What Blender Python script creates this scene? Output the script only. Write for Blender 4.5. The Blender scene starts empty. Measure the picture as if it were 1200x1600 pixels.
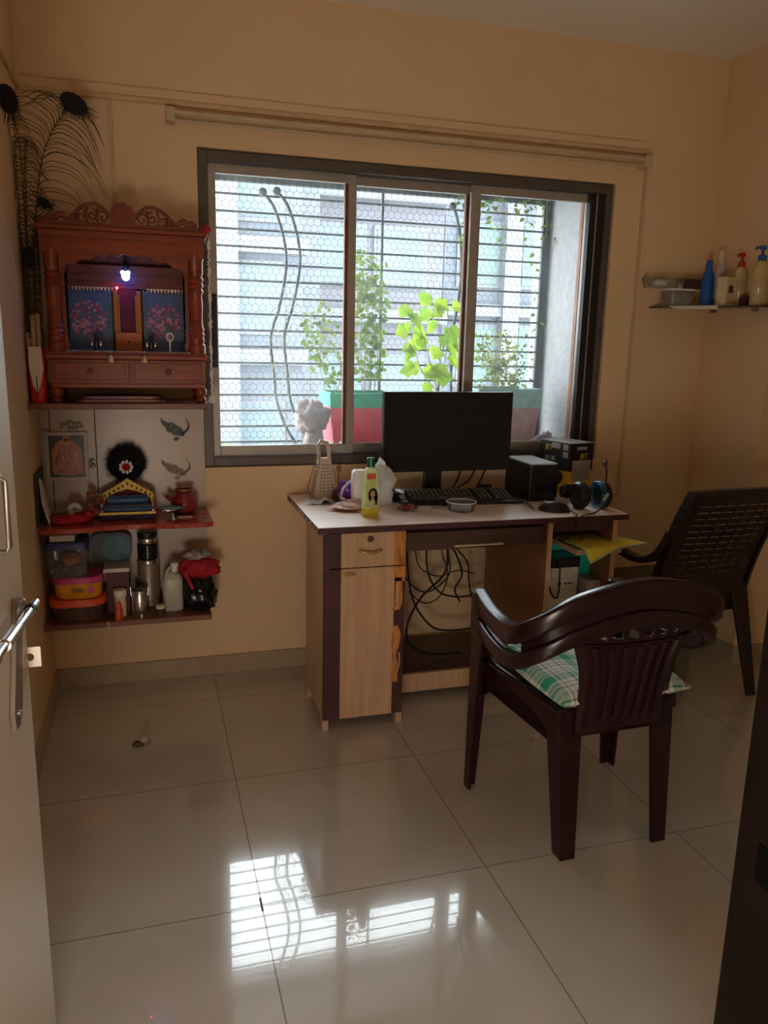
import bpy, bmesh, math, random
from mathutils import Vector, Matrix
from math import sin, cos, pi, radians
sc = bpy.context.scene
COL = sc.collection
random.seed(7)

# ------------------------------------------------------------------ camera
cd = bpy.data.cameras.new('camera')
cd.sensor_width = 36.0
cd.lens = 36.0 * 1233.765 / 1600.0
cd.clip_start = 0.02
cam = bpy.data.objects.new('camera', cd)
COL.objects.link(cam)
cam.matrix_world = Matrix(((0.95830456, 0.039333, -0.28302876, 0.3834),
                           (-0.28489488, 0.20803016, -0.93571275, -3.1656),
                           (0.02207413, 0.97733125, 0.21056202, 1.3734),
                           (0, 0, 0, 1)))
sc.camera = cam

# ------------------------------------------------------------------ world, light, exposure
w = bpy.data.worlds.new('sky')
sc.world = w
w.use_nodes = True
wn = w.node_tree.nodes
bg = wn['Background']
bg.inputs['Color'].default_value = (0.90, 0.95, 1.0, 1)
bg.inputs['Strength'].default_value = 20.0
sc.view_settings.view_transform = 'Standard'
sc.view_settings.look = 'None'
sc.view_settings.gamma = 1.0
sc.view_settings.use_curve_mapping = False
sc.view_settings.exposure = -0.20
sc.cycles.max_bounces = 10
sc.cycles.diffuse_bounces = 6
sc.cycles.transparent_max_bounces = 24
sc.cycles.use_denoising = True
sc.cycles.sample_clamp_indirect = 6.0

def portal(name, loc, rot, sx, sy):
    l = bpy.data.lights.new(name, 'AREA')
    l.shape = 'RECTANGLE'; l.size = sx; l.size_y = sy
    l.cycles.is_portal = True
    o = bpy.data.objects.new(name, l); o.location = loc; o.rotation_euler = rot
    COL.objects.link(o)
# fill light added in the unseen hall, behind the photographer
hl = bpy.data.lights.new('added_hall_fill', 'AREA'); hl.shape = 'RECTANGLE'; hl.size = 0.6; hl.size_y = 0.5; hl.energy = 26; hl.color = (1.0, 0.90, 0.78)
ho = bpy.data.objects.new('added_hall_fill', hl); ho.location = (0.14, -3.42, 0.50); ho.rotation_euler = (radians(118), 0, radians(-40)); COL.objects.link(ho)
portal('window_sky_portal', (1.47, 0.115, 1.46), (radians(-90), 0, 0), 1.75, 1.2)

# ------------------------------------------------------------------ helpers
LOC = {}

def tag(o, label, cat, group=None, kind=None):
    o['label'] = label; o['category'] = cat
    if group: o['group'] = group
    if kind: o['kind'] = kind
    return o

def thing(name, label, cat, loc=(0, 0, 0), rz=0.0, group=None):
    o = bpy.data.objects.new(name, None)
    o.empty_display_size = 0.05
    o.location = loc; o.rotation_euler = (0, 0, rz)
    COL.objects.link(o)
    LOC[o.name] = (Vector(loc), rz)
    return tag(o, label, cat, group)

def total(parent):
    p = Vector((0, 0, 0))
    while parent is not None:
        p = p + LOC.get(parent.name, (Vector(parent.location), 0))[0]
        parent = parent.parent
    return p

def obj(name, bm, mat, parent=None, world=True, smooth=None, bevel=0.0, sub=0, loc=None, solid=0.0, recalc=True):
    """link bm as ONE mesh; bm holds world coordinates when world, else the parent's own."""
    if recalc:
        bmesh.ops.recalc_face_normals(bm, faces=bm.faces[:])
    me = bpy.data.meshes.new(name)
    origin = Vector((0, 0, 0))
    if parent is not None:
        if world: origin = total(parent)
    elif loc is not None:
        origin = Vector(loc)
    if origin.length > 0:
        bmesh.ops.translate(bm, vec=-origin, verts=bm.verts[:])
    bm.to_mesh(me); bm.free()
    mats = mat if isinstance(mat, (list, tuple)) else [mat]
    for m in mats: me.materials.append(m)
    o = bpy.data.objects.new(name, me)
    COL.objects.link(o)
    if parent is not None:
        o.parent = parent
        LOC[o.name] = (Vector((0, 0, 0)), 0)
    elif loc is not None:
        o.location = loc
        LOC[o.name] = (Vector(loc), 0)
    if solid:
        s = o.modifiers.new('thickness', 'SOLIDIFY'); s.thickness = solid; s.offset = 0
    if bevel:
        b = o.modifiers.new('bevel', 'BEVEL'); b.width = bevel; b.segments = 2; b.limit_method = 'ANGLE'; b.angle_limit = radians(40)
    if sub:
        s = o.modifiers.new('sub', 'SUBSURF'); s.levels = sub; s.render_levels = sub
    if smooth is not None:
        for p in me.polygons: p.use_smooth = True
        if smooth < 179:
            try:
                me.set_sharp_from_angle(angle=radians(smooth))
            except Exception:
                pass
    return o

def solo(name, bm, mat, label, cat, loc, group=None, **k):
    o = obj(name, bm, mat, None, loc=loc, **k)
    return tag(o, label, cat, group)

def struct(name, bm, mat, parent=None, **k):
    o = obj(name, bm, mat, parent, **k)
    if parent is None: o['kind'] = 'structure'
    return o

def NB(): return bmesh.new()

def box(bm, a, b, rz=0.0, c=None, mi=0):
    x0, y0, z0 = a; x1, y1, z1 = b
    vs = [bm.verts.new(p) for p in ((x0,y0,z0),(x1,y0,z0),(x1,y1,z0),(x0,y1,z0),(x0,y0,z1),(x1,y0,z1),(x1,y1,z1),(x0,y1,z1))]
    fs = [bm.faces.new([vs[i] for i in q]) for q in ((0,3,2,1),(4,5,6,7),(0,1,5,4),(1,2,6,5),(2,3,7,6),(3,0,4,7))]
    for f in fs: f.material_index = mi
    if rz:
        cc = Vector(c if c else ((x0+x1)/2, (y0+y1)/2, z0))
        bmesh.ops.rotate(bm, cent=cc, matrix=Matrix.Rotation(rz, 3, 'Z'), verts=vs)
    return vs

def bx(a, b, **k):
    bm = NB(); box(bm, a, b, **k); return bm

def lathe(bm, prof, c=(0, 0, 0), axis='z', seg=24, sx=1.0, sy=1.0, mi=0, close=True):
    """prof: list of (r, h)."""
    rings = []
    for r, h in prof:
        ring = []
        for i in range(seg):
            t = 2*pi*i/seg
            p = [r*cos(t)*sx, r*sin(t)*sy, h]
            if axis == 'x': p = [p[2], p[0], p[1]]
            if axis == 'y': p = [p[0], p[2], p[1]]
            ring.append(bm.verts.new((c[0]+p[0], c[1]+p[1], c[2]+p[2])))
        rings.append(ring)
    for A, B in zip(rings, rings[1:]):
        for i in range(seg):
            j = (i+1) % seg
            f = bm.faces.new((A[i], A[j], B[j], B[i])); f.material_index = mi
    if close:
        for ring in (rings[0], rings[-1]):
            try:
                f = bm.faces.new(ring); f.material_index = mi
            except ValueError: pass
    return [v for r in rings for v in r]

def frame_of(d, up=Vector((0, 0, 1))):
    d = d.normalized()
    if abs(d.dot(up)) > 0.97: up = Vector((0, 1, 0))
    a = d.cross(up).normalized(); b = a.cross(d).normalized()
    return a, b

def tube(bm, pts, r, seg=8, closed=False, r1=None, mi=0, cap=True):
    pts = [Vector(p) for p in pts]
    n = len(pts); rings = []
    for i, p in enumerate(pts):
        if closed: d = pts[(i+1) % n] - pts[i-1]
        else: d = pts[min(i+1, n-1)] - pts[max(i-1, 0)]
        if d.length < 1e-9: d = Vector((0, 0, 1))
        a, b = frame_of(d)
        rr = r if r1 is None else r + (r1-r)*i/max(1, n-1)
        rings.append([bm.verts.new(p + a*rr*cos(2*pi*k/seg) + b*rr*sin(2*pi*k/seg)) for k in range(seg)])
    m = n if closed else n-1
    for i in range(m):
        A, B = rings[i], rings[(i+1) % n]
        for k in range(seg):
            j = (k+1) % seg
            f = bm.faces.new((A[k], A[j], B[j], B[k])); f.material_index = mi
    if cap and not closed:
        bm.faces.new(rings[0][::-1]).material_index = mi; bm.faces.new(rings[-1]).material_index = mi

def spline(pts, n=8, closed=False):
    P = [Vector(p) for p in pts]; out = []
    m = len(P)
    rng = range(m) if closed else range(m-1)
    for i in rng:
        if closed: p0, p1, p2, p3 = P[i-1], P[i], P[(i+1) % m], P[(i+2) % m]
        else: p0, p1, p2, p3 = P[max(i-1, 0)], P[i], P[i+1], P[min(i+2, m-1)]
        for k in range(n):
            t = k/n
            out.append(0.5*((2*p1)+(-p0+p2)*t+(2*p0-5*p1+4*p2-p3)*t*t+(-p0+3*p1-3*p2+p3)*t**3))
    if not closed: out.append(P[-1])
    return out

def loft(bm, secs, closed_sec=True, cap=True, mi=0):
    rings = [[bm.verts.new(p) for p in s] for s in secs]
    n = len(rings[0])
    for A, B in zip(rings, rings[1:]):
        for i in range(n if closed_sec else n-1):
            j = (i+1) % n
            f = bm.faces.new((A[i], A[j], B[j], B[i])); f.material_index = mi
    if cap and closed_sec:
        bm.faces.new(rings[0][::-1]).material_index = mi; bm.faces.new(rings[-1]).material_index = mi
    return rings

def sphere(bm, c, r, s=(1, 1, 1), u=16, v=10, mi=0):
    n = len(bm.verts)
    res = bmesh.ops.create_uvsphere(bm, u_segments=u, v_segments=v, radius=r)
    for ve in res['verts']:
        ve.co = Vector((ve.co.x*s[0]+c[0], ve.co.y*s[1]+c[1], ve.co.z*s[2]+c[2]))
        for f in ve.link_faces: f.material_index = mi
    return res['verts']

def poly(bm, pts, d, mi=0):
    """extrude closed outline pts (3d) along vector d."""
    d = Vector(d)
    A = [bm.verts.new(p) for p in pts]; B = [bm.verts.new(Vector(p)+d) for p in pts]
    bm.faces.new(A[::-1]).material_index = mi; bm.faces.new(B).material_index = mi
    for i in range(len(A)):
        j = (i+1) % len(A)
        bm.faces.new((A[i], A[j], B[j], B[i])).material_index = mi
    return A+B

def rrect(cx, cy, w_, h_, r, n=4):
    out = []
    for (sx, sy, a0) in ((1, 1, 0), (-1, 1, 90), (-1, -1, 180), (1, -1, 270)):
        for k in range(n+1):
            a = radians(a0 + 90*k/n)
            out.append((cx+sx*(w_/2-r)+r*cos(a), cy+sy*(h_/2-r)+r*sin(a)))
    return out

def blob(bm, c, r, amp=0.25, seed=0, u=20, v=14, freq=2.3, floor=None, mi=0):
    from mathutils import noise
    vs = sphere(bm, (0, 0, 0), 1.0, u=u, v=v, mi=mi)
    off = Vector((seed*3.1, seed*1.7, seed*5.3))
    for ve in vs:
        d = ve.co.copy()
        k = 1 + amp*noise.noise(d*freq+off) + amp*0.5*noise.noise(d*freq*2.6+off)
        ve.co = Vector((c[0]+d.x*r[0]*k, c[1]+d.y*r[1]*k, c[2]+d.z*r[2]*k))
        if floor is not None and ve.co.z < floor: ve.co.z = floor + (ve.co.z-floor)*0.02
        if floor is not None and ve.co.z < floor: ve.co.z = floor
    return vs

def text(name, s, size, mat, parent, M, depth=0.0006):
    cu = bpy.data.curves.new(name, 'FONT'); cu.body = s; cu.size = size; cu.align_x = 'CENTER'; cu.align_y = 'CENTER'
    cu.extrude = depth
    tmp = bpy.data.objects.new(name, cu)
    COL.objects.link(tmp)
    dg = bpy.context.evaluated_depsgraph_get()
    me = bpy.data.meshes.new_from_object(tmp.evaluated_get(dg))
    bpy.data.objects.remove(tmp)
    me.transform(M)
    me.materials.clear(); me.materials.append(mat)
    o = bpy.data.objects.new(name, me); COL.objects.link(o)
    o.parent = parent
    return o

def dup(root, loc, rz=None, label=None, group=None):
    r = root.copy(); COL.objects.link(r); r.location = loc
    if rz is not None: r.rotation_euler = (0, 0, rz)
    if label: r['label'] = label
    if group: r['group'] = group
    for ch in list(root.children):
        c = ch.copy(); COL.objects.link(c); c.parent = r
        for g in ch.children:
            d = g.copy(); COL.objects.link(d); d.parent = c
    return r

# ------------------------------------------------------------------ materials
def mat(name, col, rough=0.5, metal=0.0, var=0.12, scale=14.0, stretch=(1, 1, 1), bump=0.0, bscale=60.0,
        spec=0.5, alpha=1.0, trans=0.0, ior=1.45, coat=0.0, emit=None, estr=0.0, sss=0.0, col2=None, sheen=0.0, coatr=.08):
    m = bpy.data.materials.new(name); m.use_nodes = True
    nt = m.node_tree; b = nt.nodes['Principled BSDF']
    b.inputs['Roughness'].default_value = rough; b.inputs['Metallic'].default_value = metal
    b.inputs['Specular IOR Level'].default_value = spec; b.inputs['IOR'].default_value = ior
    b.inputs['Alpha'].default_value = alpha; b.inputs['Transmission Weight'].default_value = trans
    b.inputs['Coat Weight'].default_value = coat; b.inputs['Coat Roughness'].default_value = coatr
    b.inputs['Sheen Weight'].default_value = sheen
    if emit: b.inputs['Emission Color'].default_value = (*emit, 1); b.inputs['Emission Strength'].default_value = estr
    tc = nt.nodes.new('ShaderNodeTexCoord'); mp = nt.nodes.new('ShaderNodeMapping')
    mp.inputs['Scale'].default_value = stretch
    nt.links.new(tc.outputs['Object'], mp.inputs['Vector'])
    nz = nt.nodes.new('ShaderNodeTexNoise'); nz.inputs['Scale'].default_value = scale; nz.inputs['Detail'].default_value = 4
    nt.links.new(mp.outputs['Vector'], nz.inputs['Vector'])
    cr = nt.nodes.new('ShaderNodeValToRGB')
    c2 = col2 if col2 else tuple(max(0, c*(1-var)) for c in col)
    c1 = col if col2 else tuple(min(1, c*(1+var)) for c in col)
    cr.color_ramp.elements[0].color = (*c2, 1); cr.color_ramp.elements[1].color = (*c1, 1)
    cr.color_ramp.elements[0].position = 0.32; cr.color_ramp.elements[1].position = 0.68
    nt.links.new(nz.outputs['Fac'], cr.inputs['Fac'])
    nt.links.new(cr.outputs['Color'], b.inputs['Base Color'])
    if bump:
        n2 = nt.nodes.new('ShaderNodeTexNoise'); n2.inputs['Scale'].default_value = bscale; n2.inputs['Detail'].default_value = 3
        nt.links.new(mp.outputs['Vector'], n2.inputs['Vector'])
        bp = nt.nodes.new('ShaderNodeBump'); bp.inputs['Strength'].default_value = bump; bp.inputs['Distance'].default_value = 0.01
        nt.links.new(n2.outputs['Fac'], bp.inputs['Height']); nt.links.new(bp.outputs['Normal'], b.inputs['Normal'])
    return m

def glass(name, col=(0.95, 0.98, 0.98), haze=0.06, rough=0.03, body=None):
    """see-through sheet: transparent, a little dust, and a mirror part by Fresnel."""
    m = bpy.data.materials.new(name); m.use_nodes = True
    nt = m.node_tree; nt.nodes.clear()
    out = nt.nodes.new('ShaderNodeOutputMaterial')
    tr = nt.nodes.new('ShaderNodeBsdfTransparent'); tr.inputs['Color'].default_value = (*col, 1)
    df = nt.nodes.new('ShaderNodeBsdfDiffuse'); df.inputs['Color'].default_value = (*(body or (0.85, 0.88, 0.9)), 1)
    tl = nt.nodes.new('ShaderNodeBsdfTranslucent'); tl.inputs['Color'].default_value = (*(body or (0.85, 0.88, 0.9)), 1)
    ad = nt.nodes.new('ShaderNodeMixShader'); ad.inputs[0].default_value = 0.5
    nt.links.new(df.outputs[0], ad.inputs[1]); nt.links.new(tl.outputs[0], ad.inputs[2])
    mx = nt.nodes.new('ShaderNodeMixShader')
    tc = nt.nodes.new('ShaderNodeTexCoord'); nz = nt.nodes.new('ShaderNodeTexNoise'); nz.inputs['Scale'].default_value = 9
    nt.links.new(tc.outputs['Object'], nz.inputs['Vector'])
    ml = nt.nodes.new('ShaderNodeMath'); ml.operation = 'MULTIPLY'; ml.inputs[1].default_value = 2*haze
    nt.links.new(nz.outputs['Fac'], ml.inputs[0]); nt.links.new(ml.outputs[0], mx.inputs[0])
    nt.links.new(tr.outputs[0], mx.inputs[1]); nt.links.new(ad.outputs[0], mx.inputs[2])
    gl = nt.nodes.new('ShaderNodeBsdfGlossy'); gl.inputs['Roughness'].default_value = rough
    fr = nt.nodes.new('ShaderNodeFresnel'); fr.inputs['IOR'].default_value = 1.35
    m2 = nt.nodes.new('ShaderNodeMixShader')
    nt.links.new(fr.outputs[0], m2.inputs[0]); nt.links.new(mx.outputs[0], m2.inputs[1]); nt.links.new(gl.outputs[0], m2.inputs[2])
    nt.links.new(m2.outputs[0], out.inputs['Surface'])
    return m

def leafmat(name, col, tl=0.5, gloss=0.0, lo=(.55, .7, .6)):
    m = bpy.data.materials.new(name); m.use_nodes = True
    nt = m.node_tree; nt.nodes.clear()
    out = nt.nodes.new('ShaderNodeOutputMaterial')
    tc = nt.nodes.new('ShaderNodeTexCoord'); nz = nt.nodes.new('ShaderNodeTexNoise'); nz.inputs['Scale'].default_value = 12
    nt.links.new(tc.outputs['Object'], nz.inputs['Vector'])
    cr = nt.nodes.new('ShaderNodeValToRGB')
    cr.color_ramp.elements[0].color = (col[0]*lo[0], col[1]*lo[1], col[2]*lo[2], 1); cr.color_ramp.elements[1].color = (min(1, col[0]*1.25), min(1, col[1]*1.15), col[2], 1)
    cr.color_ramp.elements[0].position = .35; cr.color_ramp.elements[1].position = .65
    nt.links.new(nz.outputs['Fac'], cr.inputs['Fac'])
    d = nt.nodes.new('ShaderNodeBsdfDiffuse'); t = nt.nodes.new('ShaderNodeBsdfTranslucent')
    mx = nt.nodes.new('ShaderNodeMixShader'); mx.inputs[0].default_value = tl
    nt.links.new(cr.outputs[0], d.inputs[0]); nt.links.new(cr.outputs[0], t.inputs[0])
    nt.links.new(d.outputs[0], mx.inputs[1]); nt.links.new(t.outputs[0], mx.inputs[2]); nt.links.new(mx.outputs[0], out.inputs[0])
    if gloss:
        g = nt.nodes.new('ShaderNodeBsdfGlossy'); g.inputs['Roughness'].default_value = .15
        m2 = nt.nodes.new('ShaderNodeMixShader'); m2.inputs[0].default_value = gloss
        nt.links.new(mx.outputs[0], m2.inputs[1]); nt.links.new(g.outputs[0], m2.inputs[2]); nt.links.new(m2.outputs[0], out.inputs[0])
    return m

def floor_mat():
    m = bpy.data.materials.new('polished_vitrified_tile'); m.use_nodes = True
    nt = m.node_tree; b = nt.nodes['Principled BSDF']; L = nt.links
    def math(op, a=None, bb=None):
        n = nt.nodes.new('ShaderNodeMath'); n.operation = op
        for i, v in enumerate((a, bb)):
            if v is None: continue
            if isinstance(v, (int, float)): n.inputs[i].default_value = v
            else: L.new(v, n.inputs[i])
        return n.outputs[0]
    g = nt.nodes.new('ShaderNodeNewGeometry'); sx = nt.nodes.new('ShaderNodeSeparateXYZ'); L.new(g.outputs['Position'], sx.inputs[0])
    def line(s, off):
        t = math('DIVIDE', math('SUBTRACT', s, off), 0.6)
        fr = math('FRACT', math('ADD', t, 100.0))
        d = math('MINIMUM', fr, math('SUBTRACT', 1.0, fr))
        return math('LESS_THAN', d, 0.0021), math('FLOOR', math('ADD', t, 100.0))
    lx, ix = line(sx.outputs[0], 0.009); ly, iy = line(sx.outputs[1], -0.2532)
    gr = math('MAXIMUM', lx, ly)
    wn_ = nt.nodes.new('ShaderNodeTexWhiteNoise'); cb = nt.nodes.new('ShaderNodeCombineXYZ')
    L.new(ix, cb.inputs[0]); L.new(iy, cb.inputs[1]); L.new(cb.outputs[0], wn_.inputs['Vector'])
    nz = nt.nodes.new('ShaderNodeTexNoise'); nz.inputs['Scale'].default_value = 5; nz.inputs['Detail'].default_value = 8; nz.inputs['Roughness'].default_value = .65
    L.new(g.outputs['Position'], nz.inputs['Vector'])
    cr = nt.nodes.new('ShaderNodeValToRGB')
    cr.color_ramp.elements[0].color = (0.50, 0.465, 0.415, 1); cr.color_ramp.elements[1].color = (0.58, 0.545, 0.49, 1)
    cr.color_ramp.elements[0].position = .3; cr.color_ramp.elements[1].position = .7
    L.new(math('ADD', math('MULTIPLY', nz.outputs['Fac'], .8), math('MULTIPLY', wn_.outputs['Value'], .2)), cr.inputs['Fac'])
    mx = nt.nodes.new('ShaderNodeMix'); mx.data_type = 'RGBA'
    L.new(gr, mx.inputs['Factor']); L.new(cr.outputs[0], mx.inputs['A']); mx.inputs['B'].default_value = (0.12, 0.09, 0.06, 1)
    L.new(mx.outputs['Result'], b.inputs['Base Color'])
    L.new(math('ADD', math('MULTIPLY', gr, .5), math('ADD', .09, math('MULTIPLY', nz.outputs['Fac'], .05))), b.inputs['Roughness'])
    b.inputs['IOR'].default_value = 1.52
    b.inputs['Coat Weight'].default_value = 0.55; b.inputs['Coat IOR'].default_value = 1.6; b.inputs['Coat Roughness'].default_value = 0.012
    return m

def plaid_mat():
    m = bpy.data.materials.new('green_plaid_cotton'); m.use_nodes = True
    nt = m.node_tree; b = nt.nodes['Principled BSDF']; L = nt.links
    tc = nt.nodes.new('ShaderNodeTexCoord'); sx = nt.nodes.new('ShaderNodeSeparateXYZ'); L.new(tc.outputs['Object'], sx.inputs[0])
    W = (0.62, 0.62, 0.55, 1); G = (0.02, 0.30, 0.16, 1); K = (0.10, 0.12, 0.10, 1); R = (0.36, 0.22, 0.22, 1)
    def ramp(s, sc_, off):
        n = nt.nodes.new('ShaderNodeMath'); n.operation = 'MULTIPLY_ADD'; n.inputs[1].default_value = sc_; n.inputs[2].default_value = off; L.new(s, n.inputs[0])
        f = nt.nodes.new('ShaderNodeMath'); f.operation = 'FRACT'; L.new(n.outputs[0], f.inputs[0])
        r = nt.nodes.new('ShaderNodeValToRGB'); r.color_ramp.interpolation = 'CONSTANT'
        st = [(0, W), (.10, K), (.15, W), (.24, R), (.29, W), (.40, G), (.68, W), (.76, K), (.80, W), (.90, R), (.93, W)]
        e = r.color_ramp.elements
        e[0].position = 0; e[0].color = W
        e[1].position = st[1][0]; e[1].color = st[1][1]
        for p, c in st[2:]:
            q = e.new(p); q.color = c
        L.new(f.outputs[0], r.inputs[0]); return r.outputs[0]
    a = ramp(sx.outputs[0], 8.5, 30.1); c = ramp(sx.outputs[1], 8.5, 30.4)
    mx = nt.nodes.new('ShaderNodeMix'); mx.data_type = 'RGBA'; mx.inputs['Factor'].default_value = .5
    L.new(a, mx.inputs['A']); L.new(c, mx.inputs['B']); L.new(mx.outputs['Result'], b.inputs['Base Color'])
    b.inputs['Roughness'].default_value = .85
    wv = nt.nodes.new('ShaderNodeTexNoise'); wv.inputs['Scale'].default_value = 14; L.new(tc.outputs['Object'], wv.inputs['Vector'])
    bp = nt.nodes.new('ShaderNodeBump'); bp.inputs['Strength'].default_value = .5; bp.inputs['Distance'].default_value = .02
    L.new(wv.outputs['Fac'], bp.inputs['Height']); L.new(bp.outputs['Normal'], b.inputs['Normal'])
    return m

def print_mat(name, bgc, cols, scale=24, centre=(0, 0, 0), rad=0.06, rough=.25):
    """a printed picture: a mottled figure patch around centre on a plain ground."""
    m = bpy.data.materials.new(name); m.use_nodes = True
    nt = m.node_tree; b = nt.nodes['Principled BSDF']; L = nt.links
    tc = nt.nodes.new('ShaderNodeTexCoord')
    vo = nt.nodes.new('ShaderNodeTexVoronoi'); vo.inputs['Scale'].default_value = scale; L.new(tc.outputs['Object'], vo.inputs['Vector'])
    r = nt.nodes.new('ShaderNodeValToRGB'); e = r.color_ramp.elements; r.color_ramp.interpolation = 'CONSTANT'
    e[0].position = 0; e[0].color = (*cols[0], 1); e[1].position = 1.0/len(cols); e[1].color = (*cols[1], 1)
    for i, c in enumerate(cols[2:]): e.new((i+2)/len(cols)).color = (*c, 1)
    sp = nt.nodes.new('ShaderNodeSeparateColor'); L.new(vo.outputs['Color'], sp.inputs[0]); L.new(sp.outputs[0], r.inputs[0])
    ds = nt.nodes.new('ShaderNodeVectorMath'); ds.operation = 'DISTANCE'; ds.inputs[1].default_value = centre; L.new(tc.outputs['Object'], ds.inputs[0])
    nz = nt.nodes.new('ShaderNodeTexNoise'); nz.inputs['Scale'].default_value = scale*.9; L.new(tc.outputs['Object'], nz.inputs['Vector'])
    ad = nt.nodes.new('ShaderNodeMath'); ad.operation = 'MULTIPLY_ADD'; ad.inputs[1].default_value = rad*1.2; L.new(nz.outputs['Fac'], ad.inputs[0]); L.new(ds.outputs['Value'], ad.inputs[2])
    lt = nt.nodes.new('ShaderNodeMath'); lt.operation = 'LESS_THAN'; lt.inputs[1].default_value = rad*1.6; L.new(ad.outputs[0], lt.inputs[0])
    mx = nt.nodes.new('ShaderNodeMix'); mx.data_type = 'RGBA'; L.new(lt.outputs[0], mx.inputs['Factor'])
    mx.inputs['A'].default_value = (*bgc, 1); L.new(r.outputs[0], mx.inputs['B']); L.new(mx.outputs['Result'], b.inputs['Base Color'])
    b.inputs['Roughness'].default_value = rough
    return m

M = {}
M['wall'] = mat('cream_wall_paint', (0.76, 0.555, 0.335), .62, var=.03, scale=3, bump=.05, bscale=40, spec=.3)
M['ceil'] = mat('white_ceiling_paint', (0.86, 0.80, 0.70), .8, var=.02, scale=3)
M['skirt'] = mat('tan_tile_skirting', (0.42, 0.33, 0.23), .2, var=.08, scale=8)
M['floor'] = floor_mat()
M['alu_dark'] = mat('bronze_aluminium', (0.12, 0.098, 0.085), .45, .3, var=.1)
M['alu'] = mat('grey_aluminium', (0.40, 0.365, 0.33), .42, .3, var=.08)
M['alu_black'] = mat('black_track_rubber', (0.012, 0.011, 0.011), .5)
M['rust'] = mat('rust_brown_paint', (0.17, 0.062, 0.026), .6, var=.35, scale=22)
M['glass'] = glass('dusty_window_glass', haze=.045)
M['clear'] = glass('clear_plastic', (0.9, 0.92, 0.92), haze=.16, rough=.1)
M['milky'] = glass('milky_plastic', (0.85, 0.86, 0.84), haze=.42, rough=.2, body=(.8, .8, .78))
M['iron'] = mat('dark_green_iron', (0.035, 0.05, 0.052), .55, .2, var=.2, scale=30)
M['wire'] = mat('galvanised_wire', (0.10, 0.115, 0.125), .5, .3)
M['stone'] = mat('pale_ledge_stone', (0.312, 0.304, 0.296), .6, var=.1, scale=20)
M['plaster'] = mat('white_stucco', (0.234, 0.234, 0.242), .85, var=.1, scale=30, bump=.5, bscale=70)
M['fac'] = mat('pale_blue_facade', (0.054, 0.064, 0.080), .8, var=.05, scale=1)
M['fac2'] = mat('lavender_facade', (0.056, 0.056, 0.067), .8, var=.05, scale=1)
M['facw'] = mat('white_facade_trim', (0.076, 0.083, 0.095), .8, var=.03, scale=1)
M['tealglass'] = mat('teal_window_glass', (0.044, 0.066, 0.078), .5, var=.2, scale=.8)
M['tealglass2'] = mat('green_window_mesh', (0.046, 0.078, 0.075), .6, var=.2, scale=.8)
M['leaf'] = leafmat('leaf_green', (0.133, 0.195, 0.047))
M['leaf_b'] = leafmat('leaf_bright_lime', (0.211, 0.328, 0.02), .62)
M['leaf_y'] = leafmat('leaf_yellow_green', (0.218, 0.25, 0.07), .55)
M['leaf_d'] = leafmat('leaf_dull_green', (0.078, 0.117, 0.055), .4)
M['stem'] = mat('brown_stem', (0.22, 0.17, 0.10), .8)
M['pot_g'] = mat('green_painted_band', (0.023, 0.281, 0.164), .5, var=.2, scale=25)
M['pot_r'] = mat('red_painted_band', (0.562, 0.043, 0.066), .5, var=.15, scale=25)
M['pot_f'] = mat('faded_pink_paint', (0.39, 0.203, 0.195), .7, var=.15, scale=25)
M['pot_ft'] = mat('faded_teal_paint', (0.234, 0.39, 0.359), .7, var=.15, scale=25)
M['soil'] = mat('dark_soil', (0.09, 0.06, 0.04), .9)
M['sack'] = mat('dusty_white_plastic', (0.20, 0.155, 0.15), .5, var=.12, scale=12, bump=.5, bscale=22)
M['wood_l'] = mat('light_beech_laminate', (0.56, 0.355, 0.215), .38, var=.10, scale=9, stretch=(6, 6, .5), spec=.5)
M['wood_top'] = mat('light_beech_top', (0.86, 0.66, 0.56), .42, coat=1.0, coatr=.34, var=.10, scale=9, stretch=(.6, 7, 6), spec=.6)  # paler than the fronts: some window glare is put into the colour
M['maroon_edge'] = mat('maroon_edge_laminate', (0.075, 0.028, 0.032), .4, var=.15, scale=18)
M['peel'] = mat('peeled_orange_wood', (0.52, 0.20, 0.045), .7, var=.35, scale=30, stretch=(2, 2, .6), bump=.5)
M['brown_in'] = mat('brown_inner_laminate', (0.30, 0.135, 0.058), .45, var=.1, scale=9, stretch=(6, 6, .5))
M['brown_dk'] = mat('dark_brown_board', (0.085, 0.045, 0.032), .45, var=.12, scale=12)
M['gold'] = mat('worn_gold_metal', (0.62, 0.42, 0.14), .35, .9, var=.15)
M['gold_d'] = mat('antique_gold', (0.40, 0.25, 0.055), .5, .7, var=.25, scale=60)
M['steel'] = mat('brushed_steel', (0.62, 0.60, 0.57), .22, .95, var=.08)
M['steel_d'] = mat('dull_latch_steel', (0.34, 0.29, 0.24), .4, .85, var=.15)
M['black'] = mat('black_plastic', (0.014, 0.013, 0.014), .38, var=.1)
M['black_m'] = mat('black_screen', (0.013, 0.012, 0.012), .33, var=.02, spec=.4)
M['black_g'] = mat('glossy_black', (0.012, 0.012, 0.014), .15)
M['silver_p'] = mat('silver_grey_plastic', (0.42, 0.43, 0.45), .35, .2)
M['white_p'] = mat('white_plastic', (0.78, 0.76, 0.72), .4, var=.04)
M['beige_p'] = mat('beige_plastic', (0.60, 0.46, 0.34), .4, var=.05)
M['cream_p'] = mat('cream_plastic', (0.66, 0.55, 0.40), .45, var=.04)
M['maroon'] = mat('dark_maroon_plastic', (0.021, 0.005, 0.007), .25, var=.1, scale=20, spec=.42)
M['choc'] = mat('dark_brown_plastic', (0.030, 0.018, 0.014), .32, var=.12, scale=20)
M['plaid'] = plaid_mat()
M['shrine'] = mat('red_brown_shrine_wood', (0.235, 0.043, 0.011), .38, var=.22, scale=10, stretch=(1, 4, 6))
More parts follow.
